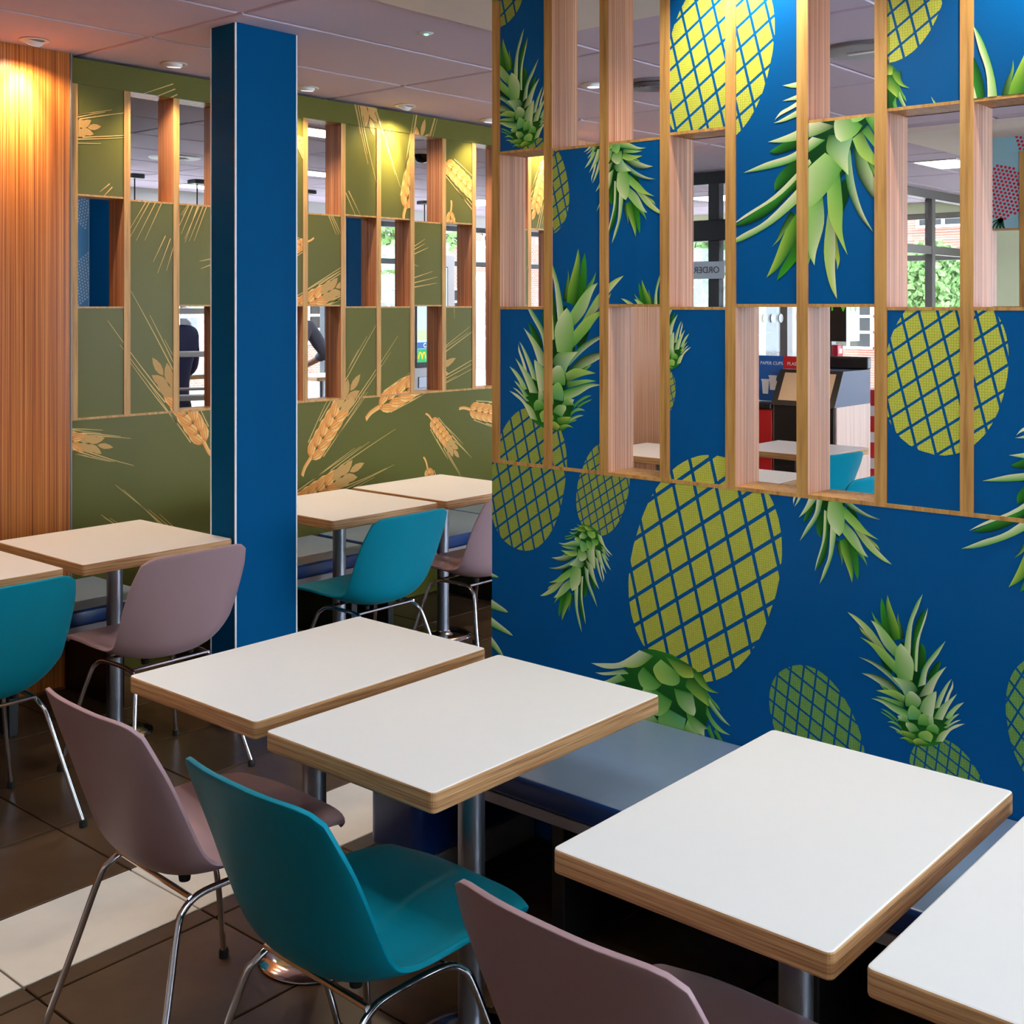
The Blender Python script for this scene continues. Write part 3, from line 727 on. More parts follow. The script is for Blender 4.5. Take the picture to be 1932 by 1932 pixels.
def make_chair(m, label, group):
    t = thing('shell_chair', label, 'chair', group=group)
    sh = make_shell().build('shell', [m], t, 180)
    so = sh.modifiers.new('thickness', 'SOLIDIFY'); so.thickness = .010; so.offset = 0
    bv = sh.modifiers.new('soft_rim', 'BEVEL'); bv.width = .0035; bv.segments = 2; bv.limit_method = 'ANGLE'; bv.angle_limit = math.radians(50)
    for sx in (-1, 1):
        for sy in (-1, 1):
            foot = (sx * .235 - .005, sy * .235, .012); kx = sx * .128 + .005
            pts = cr([Vector(foot), Vector((kx + sx * .058, sy * .198, .20)), Vector((kx + sx * .016, sy * .168, .345)), Vector((kx - sx * .004, sy * .158, .378)), Vector((kx - sx * .045, sy * .152, .397)), Vector((-.01, sy * .150, .400))], 5)
            lg = MB().tube(pts, .0078, 10).build('leg', [chrome], t, True)
            MB().lathe([(0, 0), (.012, 0), (.0125, .016), (.009, .024), (0, .024)], (foot[0], foot[1], 0), 12).build('foot_cap', [rubber], lg, True)
    for x in (-.10, .09):
        MB().tube([(x, -.152, .400), (x, .152, .400)], .006, 8).build('crossbar', [chrome], t, True)
    for x in (-.075, .07):
        for y in (-.09, .09): MB().lathe([(0, .406), (.012, .406), (.014, .422), (0, .422)], (x, y, 0), 12).build('shock_mount', [rubber], t, True)
    return t
g = 'moulded shell chairs on chrome legs'
H_ = math.pi / 2
ct = make_chair(teal, 'teal shell chair in the foreground at the front row of tables', g); ct.location = (1.545, 1.735, 0); ct.rotation_euler.z = math.radians(-2)
cm = make_chair(mauve, 'mauve shell chair behind the foreground teal chair, over the white floor band', g); cm.location = (1.575, 2.315, 0); cm.rotation_euler.z = math.radians(-3)
dup(cm, (1.53, 1.02, 0), math.radians(-2), 'mauve shell chair in the lower foreground, cut off by the bottom edge')
dup(cm, (2.40, 3.755, 0), H_, 'mauve shell chair beside the blue column, at the table by the wood wall')
dup(ct, (1.745, 3.745, 0), H_, 'teal shell chair at the left edge of the picture')
dup(ct, (3.405, 3.735, 0), H_, 'bright teal shell chair right of the blue column under the wheat screen')
dup(cm, (4.06, 3.735, 0), H_, 'mauve shell chair half hidden by the end of the blue screen')
dup(ct, (6.42, 3.30, 0), H_ * .9, 'teal shell chair in front of the recycling bins behind the blue screen')
dup(ct, (5.62, 2.80, 0), H_, 'teal shell chair behind the blue screen, low in its third bay')

# ================================================================== BENCHES
def bench(label, x0, y0, x1, y1, along, supports, joints=()):
    t = thing('upholstered_bench', label, 'bench', (x0, y0, 0), group='blue upholstered benches')
    X, Y = x1 - x0, y1 - y0
    cuts = [0] + list(joints) + [Y if along == 'y' else X]
    for a, b in zip(cuts, cuts[1:]):
        mb = MB()
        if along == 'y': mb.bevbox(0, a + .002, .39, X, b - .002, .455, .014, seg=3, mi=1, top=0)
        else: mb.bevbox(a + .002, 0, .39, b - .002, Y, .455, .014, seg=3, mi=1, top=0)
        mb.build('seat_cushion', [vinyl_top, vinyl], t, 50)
    MB().bevbox(.004, .004, .362, X - .004, Y - .004, .39, .002, seg=1).build('seat_board', [board], t)
    for s in supports:
        mb = MB()
        if along == 'y': mb.bevbox(.09, s, 0, X - .02, s + .04, .362, .003, seg=1)
        else: mb.bevbox(s, .09, 0, s + .04, Y - .02, .362, .003, seg=1)
        mb.build('support', [blackm], t)
    return t
b1 = bench('blue vinyl bench along the pineapple screen', 2.300, -.30, 2.864, 2.36, 'y', (.1, .8, 1.5, 2.2), (.9, 1.8))
eb = thing('bench_end_block', 'navy upholstered end block of the bench at the end of the pineapple screen', 'bench end', (2.335, 2.37, 0))
MB().bevbox(0, 0, .09, .525, .20, .455, .03, seg=4).build('padded_block', [vinyl], eb, 50)
MB().bevbox(.02, .015, 0, .52, .185, .09, .003, seg=1).build('plinth', [board], eb)
bench('blue vinyl bench along the wood wall and the left part of the wheat screen', .9, 4.345, 2.80, GY - .018, 'x', (.1, .7, 1.3, 1.75), (.95,))
bench('blue vinyl bench under the wheat screen right of the blue column', 3.16, 4.335, 4.04, GY - .002, 'x', (.05, .75))
bench('blue vinyl bench section under the wheat screen nearest the pineapple screen', 4.07, 4.30, 6.15, GY - .002, 'x', (.05, .9, 1.9), (1.0,))

# ================================================================== CEILING FITTINGS
def downlight(x, y, label, aim, power, size=75, col=WARM, blend=.8, z=CEIL):
    t = thing('downlight', label, 'downlight', (x, y, z), group='recessed ceiling downlights')
    MB().lathe([(.040, -.001), (.058, -.001), (.060, -.004), (.056, -.007), (.044, -.006), (.040, -.001)], n=32).build('trim_ring', [grid_m], t, 60)
    a = Vector(aim).normalized(); q = Vector((0, 0, -1)).rotation_difference(a)
    mb = MB().lathe([(0, -.017), (.032, -.017), (.036, -.014), (.040, .004), (.040, .006), (0, .006)], n=28)
    h = mb.build('lamp_head', [whitem], t, 50); h.rotation_mode = 'QUATERNION'; h.rotation_quaternion = q
    f = MB().lathe([(0, -.0185), (.030, -.0185), (.030, -.0172), (0, -.0172)], n=24).build('lamp_glass', [lampglow], h)
    p = q @ Vector((0, 0, -.032))
    spot(t, p, p + a, power, col, size, blend, .02)
    return t
DLP = 30
d1 = downlight(2.457, 4.735, 'ceiling downlight nearest the wood wall', (.0, .48, -.86), 95, 52, blend=1)
spot(d1, (0, -.01, -.04), (0, .03, -1), 16, WARM, 150, .5, .02)
downlight(3.11, 4.72, 'ceiling downlight left of the blue column', (.05, .12, -1), DLP, 104, blend=.8)
downlight(3.89, 4.735, 'ceiling downlight just right of the blue column', (.05, .12, -1), DLP, 104, blend=.8)
d2 = downlight(4.59, 4.757, 'ceiling downlight above the bright patch on the wheat screen', (.0, .48, -.86), 60, 52, blend=1)
spot(d2, (0, -.01, -.04), (0, .03, -1), 16, WARM, 150, .5, .02)
downlight(5.26, 4.74, 'ceiling downlight hidden behind the top of the pineapple screen', (.0, .12, -1), DLP, 104, blend=.8)
downlight(5.92, 4.74, 'unseen downlight beyond the pineapple screen, added to brighten the end of the wheat screen', (.0, .3, -1), DLP, 150, blend=.4)  # unseen lamp added to brighten the last wheat panel
for x in (1.80, 1.15):
    downlight(x, 4.735, 'ceiling downlight over the wood wall left of the picture', (.0, .1, -1), 26, 130)
for x, y in ((1.45, 3.3), (.95, 3.0)):  # unseen fill lamps, added to brighten the floor and its white band
    downlight(x, y, 'unseen fill downlight added over the gangway left of the picture', (0, 0, -1), 26, 80, NEUT, z=CEIL)
for y in (1.62, .80):
    downlight(2.66, y, 'ceiling downlight washing the top of the pineapple screen', (.30, 0, -1), 30, 110, NEUT, z=CEIL - .012)
downlight(4.75, 3.59, 'white trimmed downlight seen through the second bay of the pineapple screen', (0, 0, -1), 20, 100)

def led_panel(x, y, label, z=CEIL, sx=.595, sy=.595):
    t = thing('ceiling_panel_light', label, 'ceiling light', (x, y, z), group='square ceiling light panels')
    f = MB(); a, b = sx / 2, sy / 2
    f.box(-a, -b, -.008, a, -b + .02, 0).box(-a, b - .02, -.008, a, b, 0).box(-a, -b + .02, -.008, -a + .02, b - .02, 0).box(a - .02, -b + .02, -.008, a, b - .02, 0)
    f.build('frame', [grid_m], t)
    MB().box(-a + .02, -b + .02, -.006, a - .02, b - .02, -.002).build('diffuser', [led], t)
for x, y in ((1.15, .25), (1.15, 1.95), (1.15, -1.45)):
    led_panel(x, y, 'ceiling light panel over the seats behind the viewer', CEIL - .012)
led_panel(4.95, 5.9, 'lit ceiling panel seen highest through the wheat screen right of the column', sy=.30)
led_panel(6.47, 7.74, 'lit ceiling panel seen lower through the wheat screen right of the column', sy=.30)
led_panel(6.5, 9.4, 'lit ceiling panel seen through the wheat screen left of the column', sy=.30)
led_panel(9.2, 3.54, 'lit ceiling panel behind the seventh bay of the pineapple screen', sy=.35)
for x, y, l in ((9.4, 8.6, 'above the ordering kiosk'), (5.6, .9, 'nearest behind the right end of the pineapple screen'), (9.0, .9, 'farther behind the right end of the pineapple screen'),
             (10.6, 6.4, 'in the entrance lobby'), (3.2, 6.3, 'added to brighten the room behind the left end of the wheat screen')): led_panel(x, y, 'ceiling light panel ' + l)  # last panel is unseen, added to lift the dark left zone

def ceiling_disc(x, y, r, label, m, rings=0, z=CEIL):
    t = thing('ceiling_diffuser', label, 'air vent', (x, y, z))
    MB().lathe([(0, -.012), (r * .82, -.012), (r * .95, -.009), (r, -.001), (0, -.001)], n=40).build('face_plate', [m], t, 50)
    for k in range(rings):
        q = r * (.2 + .14 * k); MB().lathe([(q, -.012), (q + r * .07, -.020), (q + r * .08, -.018), (q + r * .02, -.012)], n=32).build('louvre_ring', [m], t, 50)
    if not rings: MB().bevbox(-r * .1, -r * .45, -.016, r * .05, r * .45, -.011, .001, seg=1).build('slot', [grid_m], t)
grey_plate = mat('grey_metal_plate', (130, 120, 122), .5)
ceiling_disc(5.08, 7.7, .19, 'pale round ceiling vent seen through the wheat screen', grid_m, 3)
ceiling_disc(4.93, 3.36, .16, 'round louvred ceiling vent seen through the third bay of the pineapple screen', grey_plate, 5)
ceiling_disc(4.88, 2.22, .20, 'large grey round ceiling vent seen at the top of the sixth bay', grey_plate)
t = thing('emergency_light', 'small round emergency light with a green indicator in the ceiling', 'ceiling light', (3.425, 3.427, CEIL))
MB().lathe([(0, -.006), (.022, -.006), (.030, -.001), (0, -.001)], n=28).build('rim', [whitem], t, 50)
MB().lathe([(0, -.010), (.008, -.009), (.010, -.006), (0, -.006)], n=16).build('indicator', [mat('green_indicator', (60, 230, 130), .3, emit=(.1, 1, .35), estr=5)], t, 50)
t = thing('dome_camera', 'black dome security camera on the ceiling behind the wheat screen', 'camera', (6.0, 6.05, CEIL))
MB().lathe([(0, -.03), (.075, -.03), (.08, -.001), (0, -.001)], n=28).build('housing', [whitem], t, 50)
MB().lathe([(0, -.09), (.03, -.085), (.055, -.065), (.066, -.03), (0, -.03)], n=28).build('dome', [mat('smoked_dome', (10, 10, 12), .08)], t, 60)
for x, l in ((5.52, 'black pendant lamp seen left of the column through the wheat screen'), (6.13, 'black pendant lamp half hidden beside the column'), (7.36, 'black pendant lamp seen just right of the column'), (8.92, 'black pendant lamp seen beside the dome camera')):
    t = thing('pendant_lamp', l, 'pendant lamp', (x, 8.95, CEIL), group='black pendant lamps over the high counter')
    MB().bevbox(-.06, -.06, -.035, .06, .06, -.001, .004, seg=1).build('canopy', [blackm], t)
    MB().tube([(0, 0, -.03), (0, 0, -.50)], .006, 8).build('rod', [blackm], t, True)
    MB().lathe([(.02, -.49), (.05, -.50), (.13, -.58), (.16, -.66), (.155, -.66), (.12, -.58), (.04, -.51), (.02, -.50)], n=28).build('shade', [blackm], t, 50)
    MB().lathe([(0, -.62), (.03, -.61), (.035, -.58), (.02, -.52), (0, -.52)], n=16).build('bulb', [lampglow], t, 60)

# ================================================================== ROOMS BEHIND THE SCREENS
def text(body, size, m, parent, loc, rot, name='lettering', ext=.001):
    cu = D.curves.new('t', 'FONT'); cu.body = body; cu.size = size; cu.extrude = ext; cu.align_x = 'CENTER'; cu.align_y = 'CENTER'
    o = D.objects.new('t', cu); COL.objects.link(o)
    me = D.meshes.new_from_object(o.evaluated_get(bpy.context.evaluated_depsgraph_get())); D.objects.remove(o)
    me.materials.clear(); me.materials.append(m)
    r = add(name, me, parent, loc); r.rotation_euler = rot; return r
FACE_X = (math.pi / 2, 0, -math.pi / 2)      # reads from the -x side
FACE_Y = (math.pi / 2, 0, 0)                 # reads from the -y side

# pale blue screen with raspberries
RB = Art(); red, stemc = lin((214, 40, 66)), lin((40, 84, 60))
def berry(cy, cz_, r, seed):
    RB.item += 1; RB.layer += 1
    for i in range(-9, 10):
        for j in range(-9, 10):
            p = Vector((i * .026 + (j % 2) * .013, j * .0225)); p = Matrix.Rotation(.25, 2) @ p
            if (p.x / r) ** 2 + (p.y / (r * 1.15)) ** 2 > 1: continue
            RB.poly([Vector((cy, cz_)) + p + Vector((math.cos(a * 1.047), math.sin(a * 1.047))) * .0098 for a in range(6)], red)
    RB.item += 1; RB.layer += 1
    for k in range(5):
        a = -1.57 + (k - 2) * .35; o = Vector((cy, cz_ - r * 1.1)); q = [o, o + Vector((math.cos(a + .4), math.sin(a + .4))) * r * .5, o + Vector((math.cos(a), math.sin(a))) * r * .95]
        pts = cr(q, 4); RB.strip([v + Vector((.012 * (1 - i / 8), 0)) for i, v in enumerate(pts)], [v - Vector((.012 * (1 - i / 8), 0)) for i, v in enumerate(pts)], [stemc] * 9, [stemc] * 9)
for k, (a, b, c) in enumerate(((2.66, 2.36, .15), (2.47, 2.70, .10), (2.2, 1.9, .16), (2.3, 1.3, .14), (2.55, .7, .18), (1.9, 2.3, .15), (1.6, 1.5, .15), (1.9, .8, .16))): berry(a, b, c, k)
sky_board = speck(mat('pale_blue_board', (150, 196, 208), .4), .04, 3)
rs = thing('partition_screen', 'pale blue partition screen printed with red raspberries behind the pineapple screen', 'partition')
rl = [2.762 - .2137 * i for i in range(0, 8)]
screen(rs, 'y', rl, ['POP', 'PPO', 'OPO', 'POP', 'OPO', 'POP', 'OPP'], rl[-1] - PW, rl[0], RB, sky_board, 'raspberry_print', 7.79)

# columns and patterned board in the north room
def column(x, y, sx, sy, label):
    c = thing('square_column', label, 'column', (x, y, 0))
    MB().box(0, 0, 0, sx, sy, CEIL - .001).build('shaft', [navy_side], c)
    for a, b in ((-.003, -.003), (sx - .003, -.003), (-.003, sy - .003), (sx - .003, sy - .003)):
        MB().bevbox(a, b, 0, a + .006, b + .006, CEIL - .001, .001, seg=1).build('corner_trim', [grid_m], c)
column(4.138, 7.0, .10, .252, 'dark navy column seen through the first opening of the wheat screen')
column(6.332, 7.0, .14, .229, 'blue column seen through the wheat screen between two oak posts')
pb = thing('printed_board', 'pale blue board with white halftone shapes beside the dark navy column', 'board', (3.735, 7.25, 0))
o = MB().box(0, 0, 0, .40, .03, 2.61).build('panel', [mat('sky_blue_board', (96, 160, 206), .4)], pb)
PBA = Art(); wht = lin((206, 220, 236))
for (cx_, cz_, sl) in ((.30, 2.35, 1), (.32, 1.78, -1), (.18, 1.3, 1), (.28, .8, -1)):
    PBA.item += 1; PBA.layer += 1
    for i in range(-8, 9):
        for j in range(-12, 13):
            p = Vector((i * .021 + (j % 2) * .0105, j * .018))
            if abs(p.x) / .13 + abs(p.y) / .24 > 1: continue
            p = Matrix.Rotation(.35 * sl, 2) @ p
            PBA.poly([Vector((cx_, cz_)) + p + Vector((math.cos(a * 1.571), math.sin(a * 1.571))) * .0085 for a in range(4)], wht)
print_mesh(PBA, (0, 0, .40, 2.61), lambda v, e: (v.x, -e, v.y), o, 'halftone_print')

# self-service ordering kiosk
kk = thing('ordering_kiosk', 'tall white ordering kiosk with a portrait touch screen behind the wheat screen', 'kiosk', (8.41, 8.59, 0))
MB().bevbox(0, 0, .02, .60, .16, 2.17, .02, seg=3).build('body', [whitem], kk, 50)
MB().bevbox(-.06, -.12, 0, .66, .28, .02, .006, seg=1).build('foot_plate', [steel], kk)
MB().bevbox(.02, -.012, 1.02, .48, .002, 2.04, .004, seg=1).build('screen_bezel', [blackm], kk)
def glow(name, c, s=1.0): return mat(name, c, .3, emit=lin(c), estr=s)
scr = MB().box(.035, -.014, 1.075, .465, -.0125, 2.03).build('screen', [glow('screen_pale', (176, 206, 224))], kk)
MB().box(.035, -.0155, 1.075, .465, -.0145, 1.21).build('green_bar', [glow('screen_green', (14, 150, 84))], scr)
MB().box(.035, -.0155, 1.213, .465, -.0145, 1.275).build('blue_bar', [glow('screen_blue', (20, 84, 150))], scr)
MB().box(.035, -.0155, 1.30, .465, -.0145, 1.40).build('lime_bar', [glow('screen_lime', (176, 214, 150))], scr)
text('Card', .06, glow('screen_white', (240, 244, 246)), scr, (.18, -.016, 1.243), FACE_Y)
mg = MB(); 
for q in (-.026, .026):
    mg.tube([(.10 + q + .024 * math.cos(a), -.016, 1.11 + .062 * math.sin(a)) for a in [math.pi * i / 12 for i in range(13)]], .0065, 6)
mg.build('yellow_arches', [glow('screen_yellow', (240, 190, 40))], scr, True)
MB().bevbox(.06, -.012, .82, .24, .004, .93, .004, seg=1).build('receipt_slot', [steel], kk)
MB().bevbox(.28, -.05, .86, .38, .004, 1.0, .008, seg=2).build('card_reader', [blackm], kk)

# high counter under the pendants
hc = thing('high_counter', 'white high counter on steel legs under the pendant lamps', 'counter', (5.9, 8.9, 0))
MB().bevbox(-1.0, -.25, 1.02, 1.0, .25, 1.06, .006, .02, 2, 1, top=0).build('top', [white_top, ply], hc)
for x in (-.85, .85): MB().lathe([(0, .02), (.03, .02), (.03, 1.02), (0, 1.02)], (x, 0, 0), 20).build('leg', [steel], hc, True); MB().lathe([(0, 0), (.22, 0), (.2, .02), (0, .02)], (x, 0, 0), 28).build('foot', [steel], hc, 50)
ht = thing('cafe_table', 'small white table on a steel pole beside the grey-sleeved person', 'table', (7.95, 9.45, 0))
MB().bevbox(-.3, -.3, .90, .3, .3, .94, .005, .02, 2, 1, top=0).build('tabletop', [white_top, ply], ht)
MB().lathe([(0, .02), (.035, .02), (.035, .90), (0, .90)], n=24).build('pole', [steel], ht, True); MB().lathe([(0, 0), (.2, 0), (.18, .02), (0, .02)], n=28).build('base_disc', [chrome], ht, 50)

# aluminium step ladder
sl = thing('step_ladder', 'aluminium step ladder standing in front of the navy-shirted person', 'ladder', (4.36, 6.53, 0), -.5)
lad = speck(mat('ladder_aluminium', (198, 192, 190), .4, .6), .05, 10)
for sx in (-1, 1):
    MB().tube([(sx * .26, -.22, .0), (sx * .17, .0, 1.86)], .022, 4).build('front_rail', [lad], sl); MB().tube([(sx * .26, .48, .0), (sx * .17, .08, 1.80)], .018, 4).build('rear_rail', [lad], sl)
for k in range(6):
    z_ = .26 + k * .27; f = z_ / 1.86; w_ = .255 - .09 * f
    MB().bevbox(-w_, -.22 + .22 * f - .03, z_ - .02, w_, -.22 + .22 * f + .06, z_ + .015, .004, seg=1).build('tread', [lad], sl)
for z_ in (.45, 1.1): MB().tube([(-.24 + .05 * z_, .48 - .22 * z_, z_), (.24 - .05 * z_, .48 - .22 * z_, z_)], .012, 6).build('rear_brace', [lad], sl)
MB().bevbox(-.18, -.04, 1.85, .18, .12, 1.88, .006, seg=1).build('top_cap', [mat('ladder_cap', (60, 64, 70), .5)], sl)

# people
skin_m = speck(mat('skin', (214, 160, 132), .5), .05, 12); hair_m = speck(mat('brown_hair', (58, 42, 32), .6), .2, 40)
def skinned(name, verts, edges, mats, parent, root=0, sub=2):
    me = D.meshes.new(name); me.from_pydata([v[:3] for v in verts], edges, [])
    o = add(name, me, parent); me.materials.append(mats)
    sk = o.modifiers.new('skin', 'SKIN'); su = o.modifiers.new('smooth', 'SUBSURF'); su.levels = sub; su.render_levels = sub
    sk.use_smooth_shade = True
    for i, v in enumerate(verts):
        r = v[3]; me.skin_vertices[0].data[i].radius = (r if not isinstance(r, tuple) else r[0], r if not isinstance(r, tuple) else r[1])
        me.skin_vertices[0].data[i].use_root = i == root
    return o
def person(label, loc, rz, shirt, trousers, elbows, hands, long_sleeve=True):
    t = thing('person', label, 'person', loc, rz)      # faces local +y, x to the right
    V = [(0, 0, 1.0, (.11, .07)), (0, 0, 1.2, (.10, .07)), (0, 0, 1.40, (.10, .06)), (0, -.01, 1.52, .055), (0, .01, 1.60, .07), (0, .03, 1.69, (.085, .105)), (0, .02, 1.78, (.075, .09)), (0, .01, 1.83, .03)]
    E = [(0, 1), (1, 2), (2, 3), (3, 4), (4, 5), (5, 6), (6, 7)]
    for s, el, ha in ((-1, elbows[0], hands[0]), (1, elbows[1], hands[1])):
        b = len(V); V += [(s * .19, -.01, 1.42, .040), (*el, .040), (*ha, .032)]; E += [(2, b), (b, b + 1), (b + 1, b + 2)]
        d = (Vector(ha) - Vector(el)).normalized(); side = d.cross(Vector((s, 0, .3))).normalized()
        p = Vector(ha) + d * .07; V.append((*p, (.04, .02))); E.append((b + 2, b + 3))
        for q, ln in ((-1.5, .06), (-.5, .075), (.5, .078), (1.5, .068)):
            k = len(V); a = p + side * q * .019 + d * .03; c = a + d * ln * .6; e = c + d * ln * .5 - Vector((s, 0, 0)) * .018
            V += [(*a, .010), (*c, .009), (*e, .008)]; E += [(b + 3, k), (k, k + 1), (k + 1, k + 2)]
        k = len(V); a = Vector(ha) + d * .03 + side * .035; V += [(*a, .012), (*(a + d * .035 + side * .02), .010), (*(a + d * .065 + side * .022), .009)]; E += [(b + 2, k), (k, k + 1), (k + 1, k + 2)]
    for s in (-1, 1):
        b = len(V); V += [(s * .09, 0, .92, .085), (s * .10, .01, .5, .06), (s * .10, -.01, .09, .04)]; E += [(0, b), (b, b + 1), (b + 1, b + 2)]
    body = skinned('body', V, E, skin_m, t)
    sv = [(0, 0, .86, (.170, .125)), (0, 0, 1.0, (.172, .125)), (0, 0, 1.2, (.165, .125)), (0, 0, 1.41, (.175, .115)), (0, -.01, 1.50, .075)]; se = [(0, 1), (1, 2), (2, 3), (3, 4)]
    for s, el, ha in ((-1, elbows[0], hands[0]), (1, elbows[1], hands[1])):
        b = len(sv); f = Vector(el).lerp(Vector(ha), .35 if long_sleeve else .02); sv += [(s * .20, -.01, 1.43, .082), (*el, .066), (*f, .056)]; se += [(3, b), (b, b + 1), (b + 1, b + 2)]
    skinned('shirt', sv, se, shirt, t)
    tv = [(0, 0, .96, (.16, .118)), (0, 0, 1.06, (.150, .11))]; te = [(0, 1)]
    for s in (-1, 1):
        b = len(tv); tv += [(s * .095, 0, .86, .105), (s * .105, .01, .5, .082), (s * .105, -.01, .10, .066)]; te += [(0, b), (b, b + 1), (b + 1, b + 2)]
    skinned('trousers', tv, te, trousers, t)
    for s in (-1, 1): MB().bevbox(s * .105 - .05, -.09, 0, s * .105 + .05, .18, .085, .03, seg=3).build('shoe', [blackm], t, 60)
    skinned('hair', [(0, -.03, 1.66, (.08, .06)), (0, -.03, 1.76, (.092, .085)), (0, .0, 1.83, (.085, .09)), (0, .03, 1.855, (.06, .05))], [(0, 1), (1, 2), (2, 3)], hair_m, t)
    for s in (-1, 1):
        MB().lathe([(0, -.012), (.008, -.009), (.012, 0), (.008, .009), (0, .012)], (s * .034, .128, 1.705), 12, axis='y').build('eye', [whitem if False else blackm], t, True)
        MB().bevbox(s * .088 - .008, .0, 1.665, s * .088 + .008, .04, 1.73, .007, seg=2).build('ear', [skin_m], t, 60)
    MB().bevbox(-.012, .12, 1.655, .012, .158, 1.70, .009, seg=2).build('nose', [skin_m], t, 60)
    MB().bevbox(-.026, .118, 1.622, .026, .132, 1.634, .004, seg=2).build('mouth', [mat('lips', (170, 96, 88), .5)], t, 60)
person('person in a grey shirt with rolled sleeves and dark trousers, elbow out', (7.27, 9.12, 0), -.35, speck(mat('grey_shirt', (104, 104, 116), .8), .1, 30), speck(mat('black_trousers', (24, 24, 28), .8), .1, 30),
       [(-.30, -.04, 1.16), (.36, -.02, 1.17)], [(-.20, .22, 1.10), (.14, .18, 1.02)])
person('person in a navy top and dark trousers behind the step ladder', (4.86, 7.43, 0), .3, speck(mat('navy_top', (26, 30, 72), .8), .1, 30), speck(mat('dark_trousers', (20, 20, 26), .8), .1, 30),
       [(-.29, .05, 1.17), (.30, .05, 1.17)], [(-.20, .30, 1.14), (.20, .30, 1.14)])

# recycling station behind the pineapple screen
bin_side = grain('pale_striped_laminate', [(.3, (196, 156, 136)), (.6, (226, 192, 172)), (.8, (238, 210, 194))], (170, 170, .8), .5, 2)
navy_head = speck(mat('slate_head', (58, 68, 96), .5), .05, 10)
brushed = speck(mat('brushed_flap', (206, 190, 164), .35, .7), .06, 6)
bn = thing('litter_bin', 'black litter bin with a sloping metal flap and pale wood side', 'bin', (7.72, 3.757, 0))
MB().box(.03, .0, .0, .57, .486, .935).build('cabinet', [bin_side], bn)
MB().bevbox(.012, .012, .04, .03, .474, .93, .003, seg=1).build('door', [blackm], bn)
h = MB(); pr = [(.0, .935), (.57, .935), (.57, 1.18), (.14, 1.18)]
for y in (0, .486): h.quad([(x, y, z_) for x, z_ in pr])
for i in range(4):
    a, b = pr[i], pr[(i + 1) % 4]; h.quad([(a[0], 0, a[1]), (b[0], 0, b[1]), (b[0], .486, b[1]), (a[0], .486, a[1])])
hd = h.build('head', [navy_head], bn)
f = MB(); d = Vector((.14, 0, .245)).normalized(); n = Vector((-d.z, 0, d.x))
P_ = lambda s_, y, o_: tuple(Vector((.0, y, .935)) + d * s_ + n * o_)
for (s0, y0, s1, y1, o_, m_) in ((.0, .0, .282, .486, .006, blackm),): MB().quad([P_(s0, y0, o_), P_(s0, y1, o_), P_(s1, y1, o_), P_(s1, y0, o_)]).quad([P_(s0, y0, 0.001), P_(s1, y0, .001), P_(s1, y0, o_), P_(s0, y0, o_)]).build('flap_frame', [m_], bn)
MB().quad([P_(.035, .045, .009), P_(.035, .44, .009), P_(.255, .44, .009), P_(.255, .045, .009)]).build('flap', [brushed], bn)
MB().bevbox(.50, -.01, 1.18, .57, .496, 1.27, .012, seg=2).build('tray_rail', [blackm], bn)
cb = thing('cup_bin', 'red cup recycling bin with a black top beside the litter bin', 'bin', (7.74, 4.25, 0))
MB().bevbox(0, 0, 0, .5, .20, .90, .006, seg=1).build('body', [mat('red_panel', (190, 20, 26), .4)], cb)
MB().bevbox(-.02, 0, .90, .5, .205, .94, .006, seg=1).build('top', [blackm], cb)
ss = thing('recycling_notice', 'blue and red notice board lettered for paper cups on top of the bins', 'sign', (7.90, 4.055, .945))
MB().box(0, .19, 0, .012, .39, .33).build('blue_field', [mat('notice_blue', (22, 92, 170), .4)], ss); MB().box(0, 0, .24, .012, .19, .33).build('red_field', [mat('notice_red', (206, 26, 36), .4)], ss)
text('PAPER CUPS', .034, whitem, ss, (-.002, .285, .275), FACE_X); text('PLASTIC', .034, whitem, ss, (-.002, .095, .275), FACE_X)
for y, z0, k in ((.335, .05, 1.0), (.275, .08, 1.0), (.225, .05, .9)):
    mb = MB(); mb.quad([(-.002, y - .022 * k, z0), (-.002, y + .022 * k, z0), (-.002, y + .03 * k, z0 + .10 * k), (-.002, y - .03 * k, z0 + .10 * k)]); mb.quad([(-.003, y - .034 * k, z0 + .095 * k), (-.003, y + .034 * k, z0 + .095 * k), (-.003, y + .034 * k, z0 + .108 * k), (-.003, y - .034 * k, z0 + .108 * k)])
    mb.build('cup_symbol', [whitem], ss)
gm = mat('recycling_green', (90, 200, 40), .4, emit=lin((90, 200, 40)), estr=.25)
rg = thing('recycling_sign', 'black and white sign box with green recycling arrows hanging over the bins', 'sign', (8.34, 3.90, 0))
MB().box(-.14, 0, 1.38, .08, .135, 2.0, front=('x', 1)).build('box', [whitem, blackm], rg)
for x in (-.10, .04): MB().tube([(x, .07, 2.0), (x, .07, CEIL)], .008, 8).build('hanging_rod', [steel], rg, True)
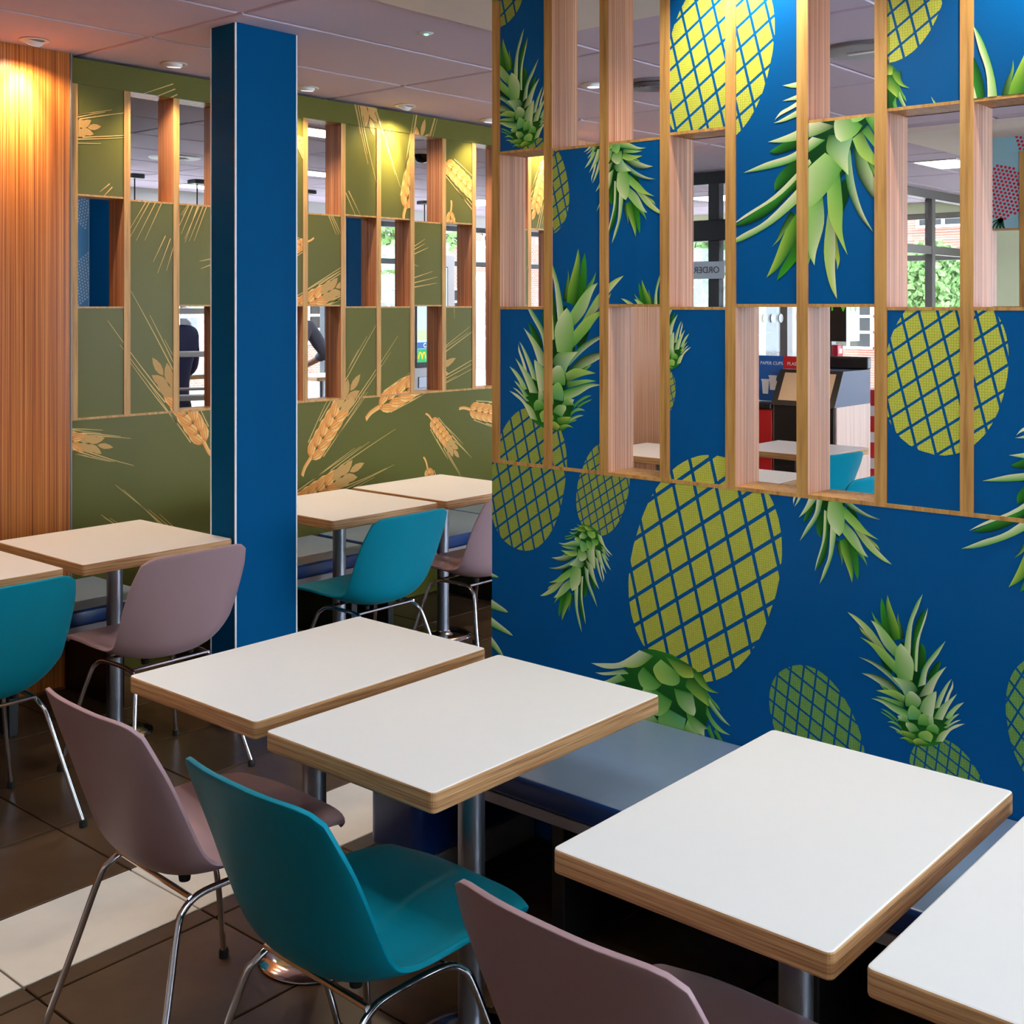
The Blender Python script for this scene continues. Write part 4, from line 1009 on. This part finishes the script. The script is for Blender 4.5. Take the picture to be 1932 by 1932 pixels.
def arrow(mb, to):
    pts = [(math.cos(a), math.sin(a)) for a in [math.radians(q) for q in range(200, 20, -15)]]
    for (a, b), (c, e) in zip(pts, pts[1:]): mb.quad([to(a * .036, b * .036), to(c * .036, e * .036), to(c * .050, e * .050), to(a * .050, b * .050)])
    mb.quad([to(.025, .012), to(.062, .012), to(.044, -.026)])
    return mb
for zc in (1.62, 1.80):
    arrow(MB(), lambda u, v: (-.142, .067 - u, zc + v)).build('arrow', [gm], rg); arrow(MB(), lambda u, v: (-.03 + u, -.002, zc + v)).build('arrow', [gm], rg)
cp = thing('fire_call_point', 'red fire alarm call point on the lobby frame above the bins', 'alarm', (9.15, 4.466, 1.22))
MB().bevbox(0, -.04, 0, .10, .012, .10, .006, seg=2).build('housing', [mat('alarm_red', (206, 20, 40), .35)], cp, 50); MB().bevbox(.022, -.043, .03, .078, -.038, .07, .002, seg=1).build('glass_plate', [whitem], cp)
bnr = thing('striped_stand', 'red and white striped display stand beside the bins', 'stand', (8.72, 3.74, 0))
MB().bevbox(0, 0, .0, .30, .30, 1.0, .01, seg=1).build('body', [mat('stand_red', (214, 30, 44), .4)], bnr)
for k in range(4): MB().bevbox(-.003, -.003, .2 + k * .2, .303, .303, .28 + k * .2, .003, seg=1).build('stripe', [whitem], bnr)
lp = MB().box(11.5, 6.26, 0, 11.7, 6.62, CEIL + .012).build('wall_lobby', [cream_wall], kind='structure')
MB().bevbox(11.49, 6.08, 0, 11.7, 6.26, CEIL, .004, seg=1).build('edge_trim', [mat('lobby_grey', (86, 92, 98), .5)], lp)
# white dots and lettering on the glass
lob = D.objects['window_14']
for k in range(9):
    MB().lathe([(0, 0), (.034, 0), (.034, -.001), (0, -.001)], (7.86 + k * .125 + (.06 if k > 4 else 0), 4.512, 1.545), 20, axis='y').build('glass_dot', [whitem], lob)
frost = mat('frosted_band', (196, 204, 210), .6); 
MB().box(8.472, 5.08, 1.86, 8.476, 5.62, 2.0).build('frosted_band', [frost], D.objects['window_15'])
text('ORDER HERE', .075, mat('grey_letter', (70, 76, 84), .5), D.objects['window_15'], (8.4705, 5.345, 1.93), (math.pi / 2, 0, math.pi / 2))
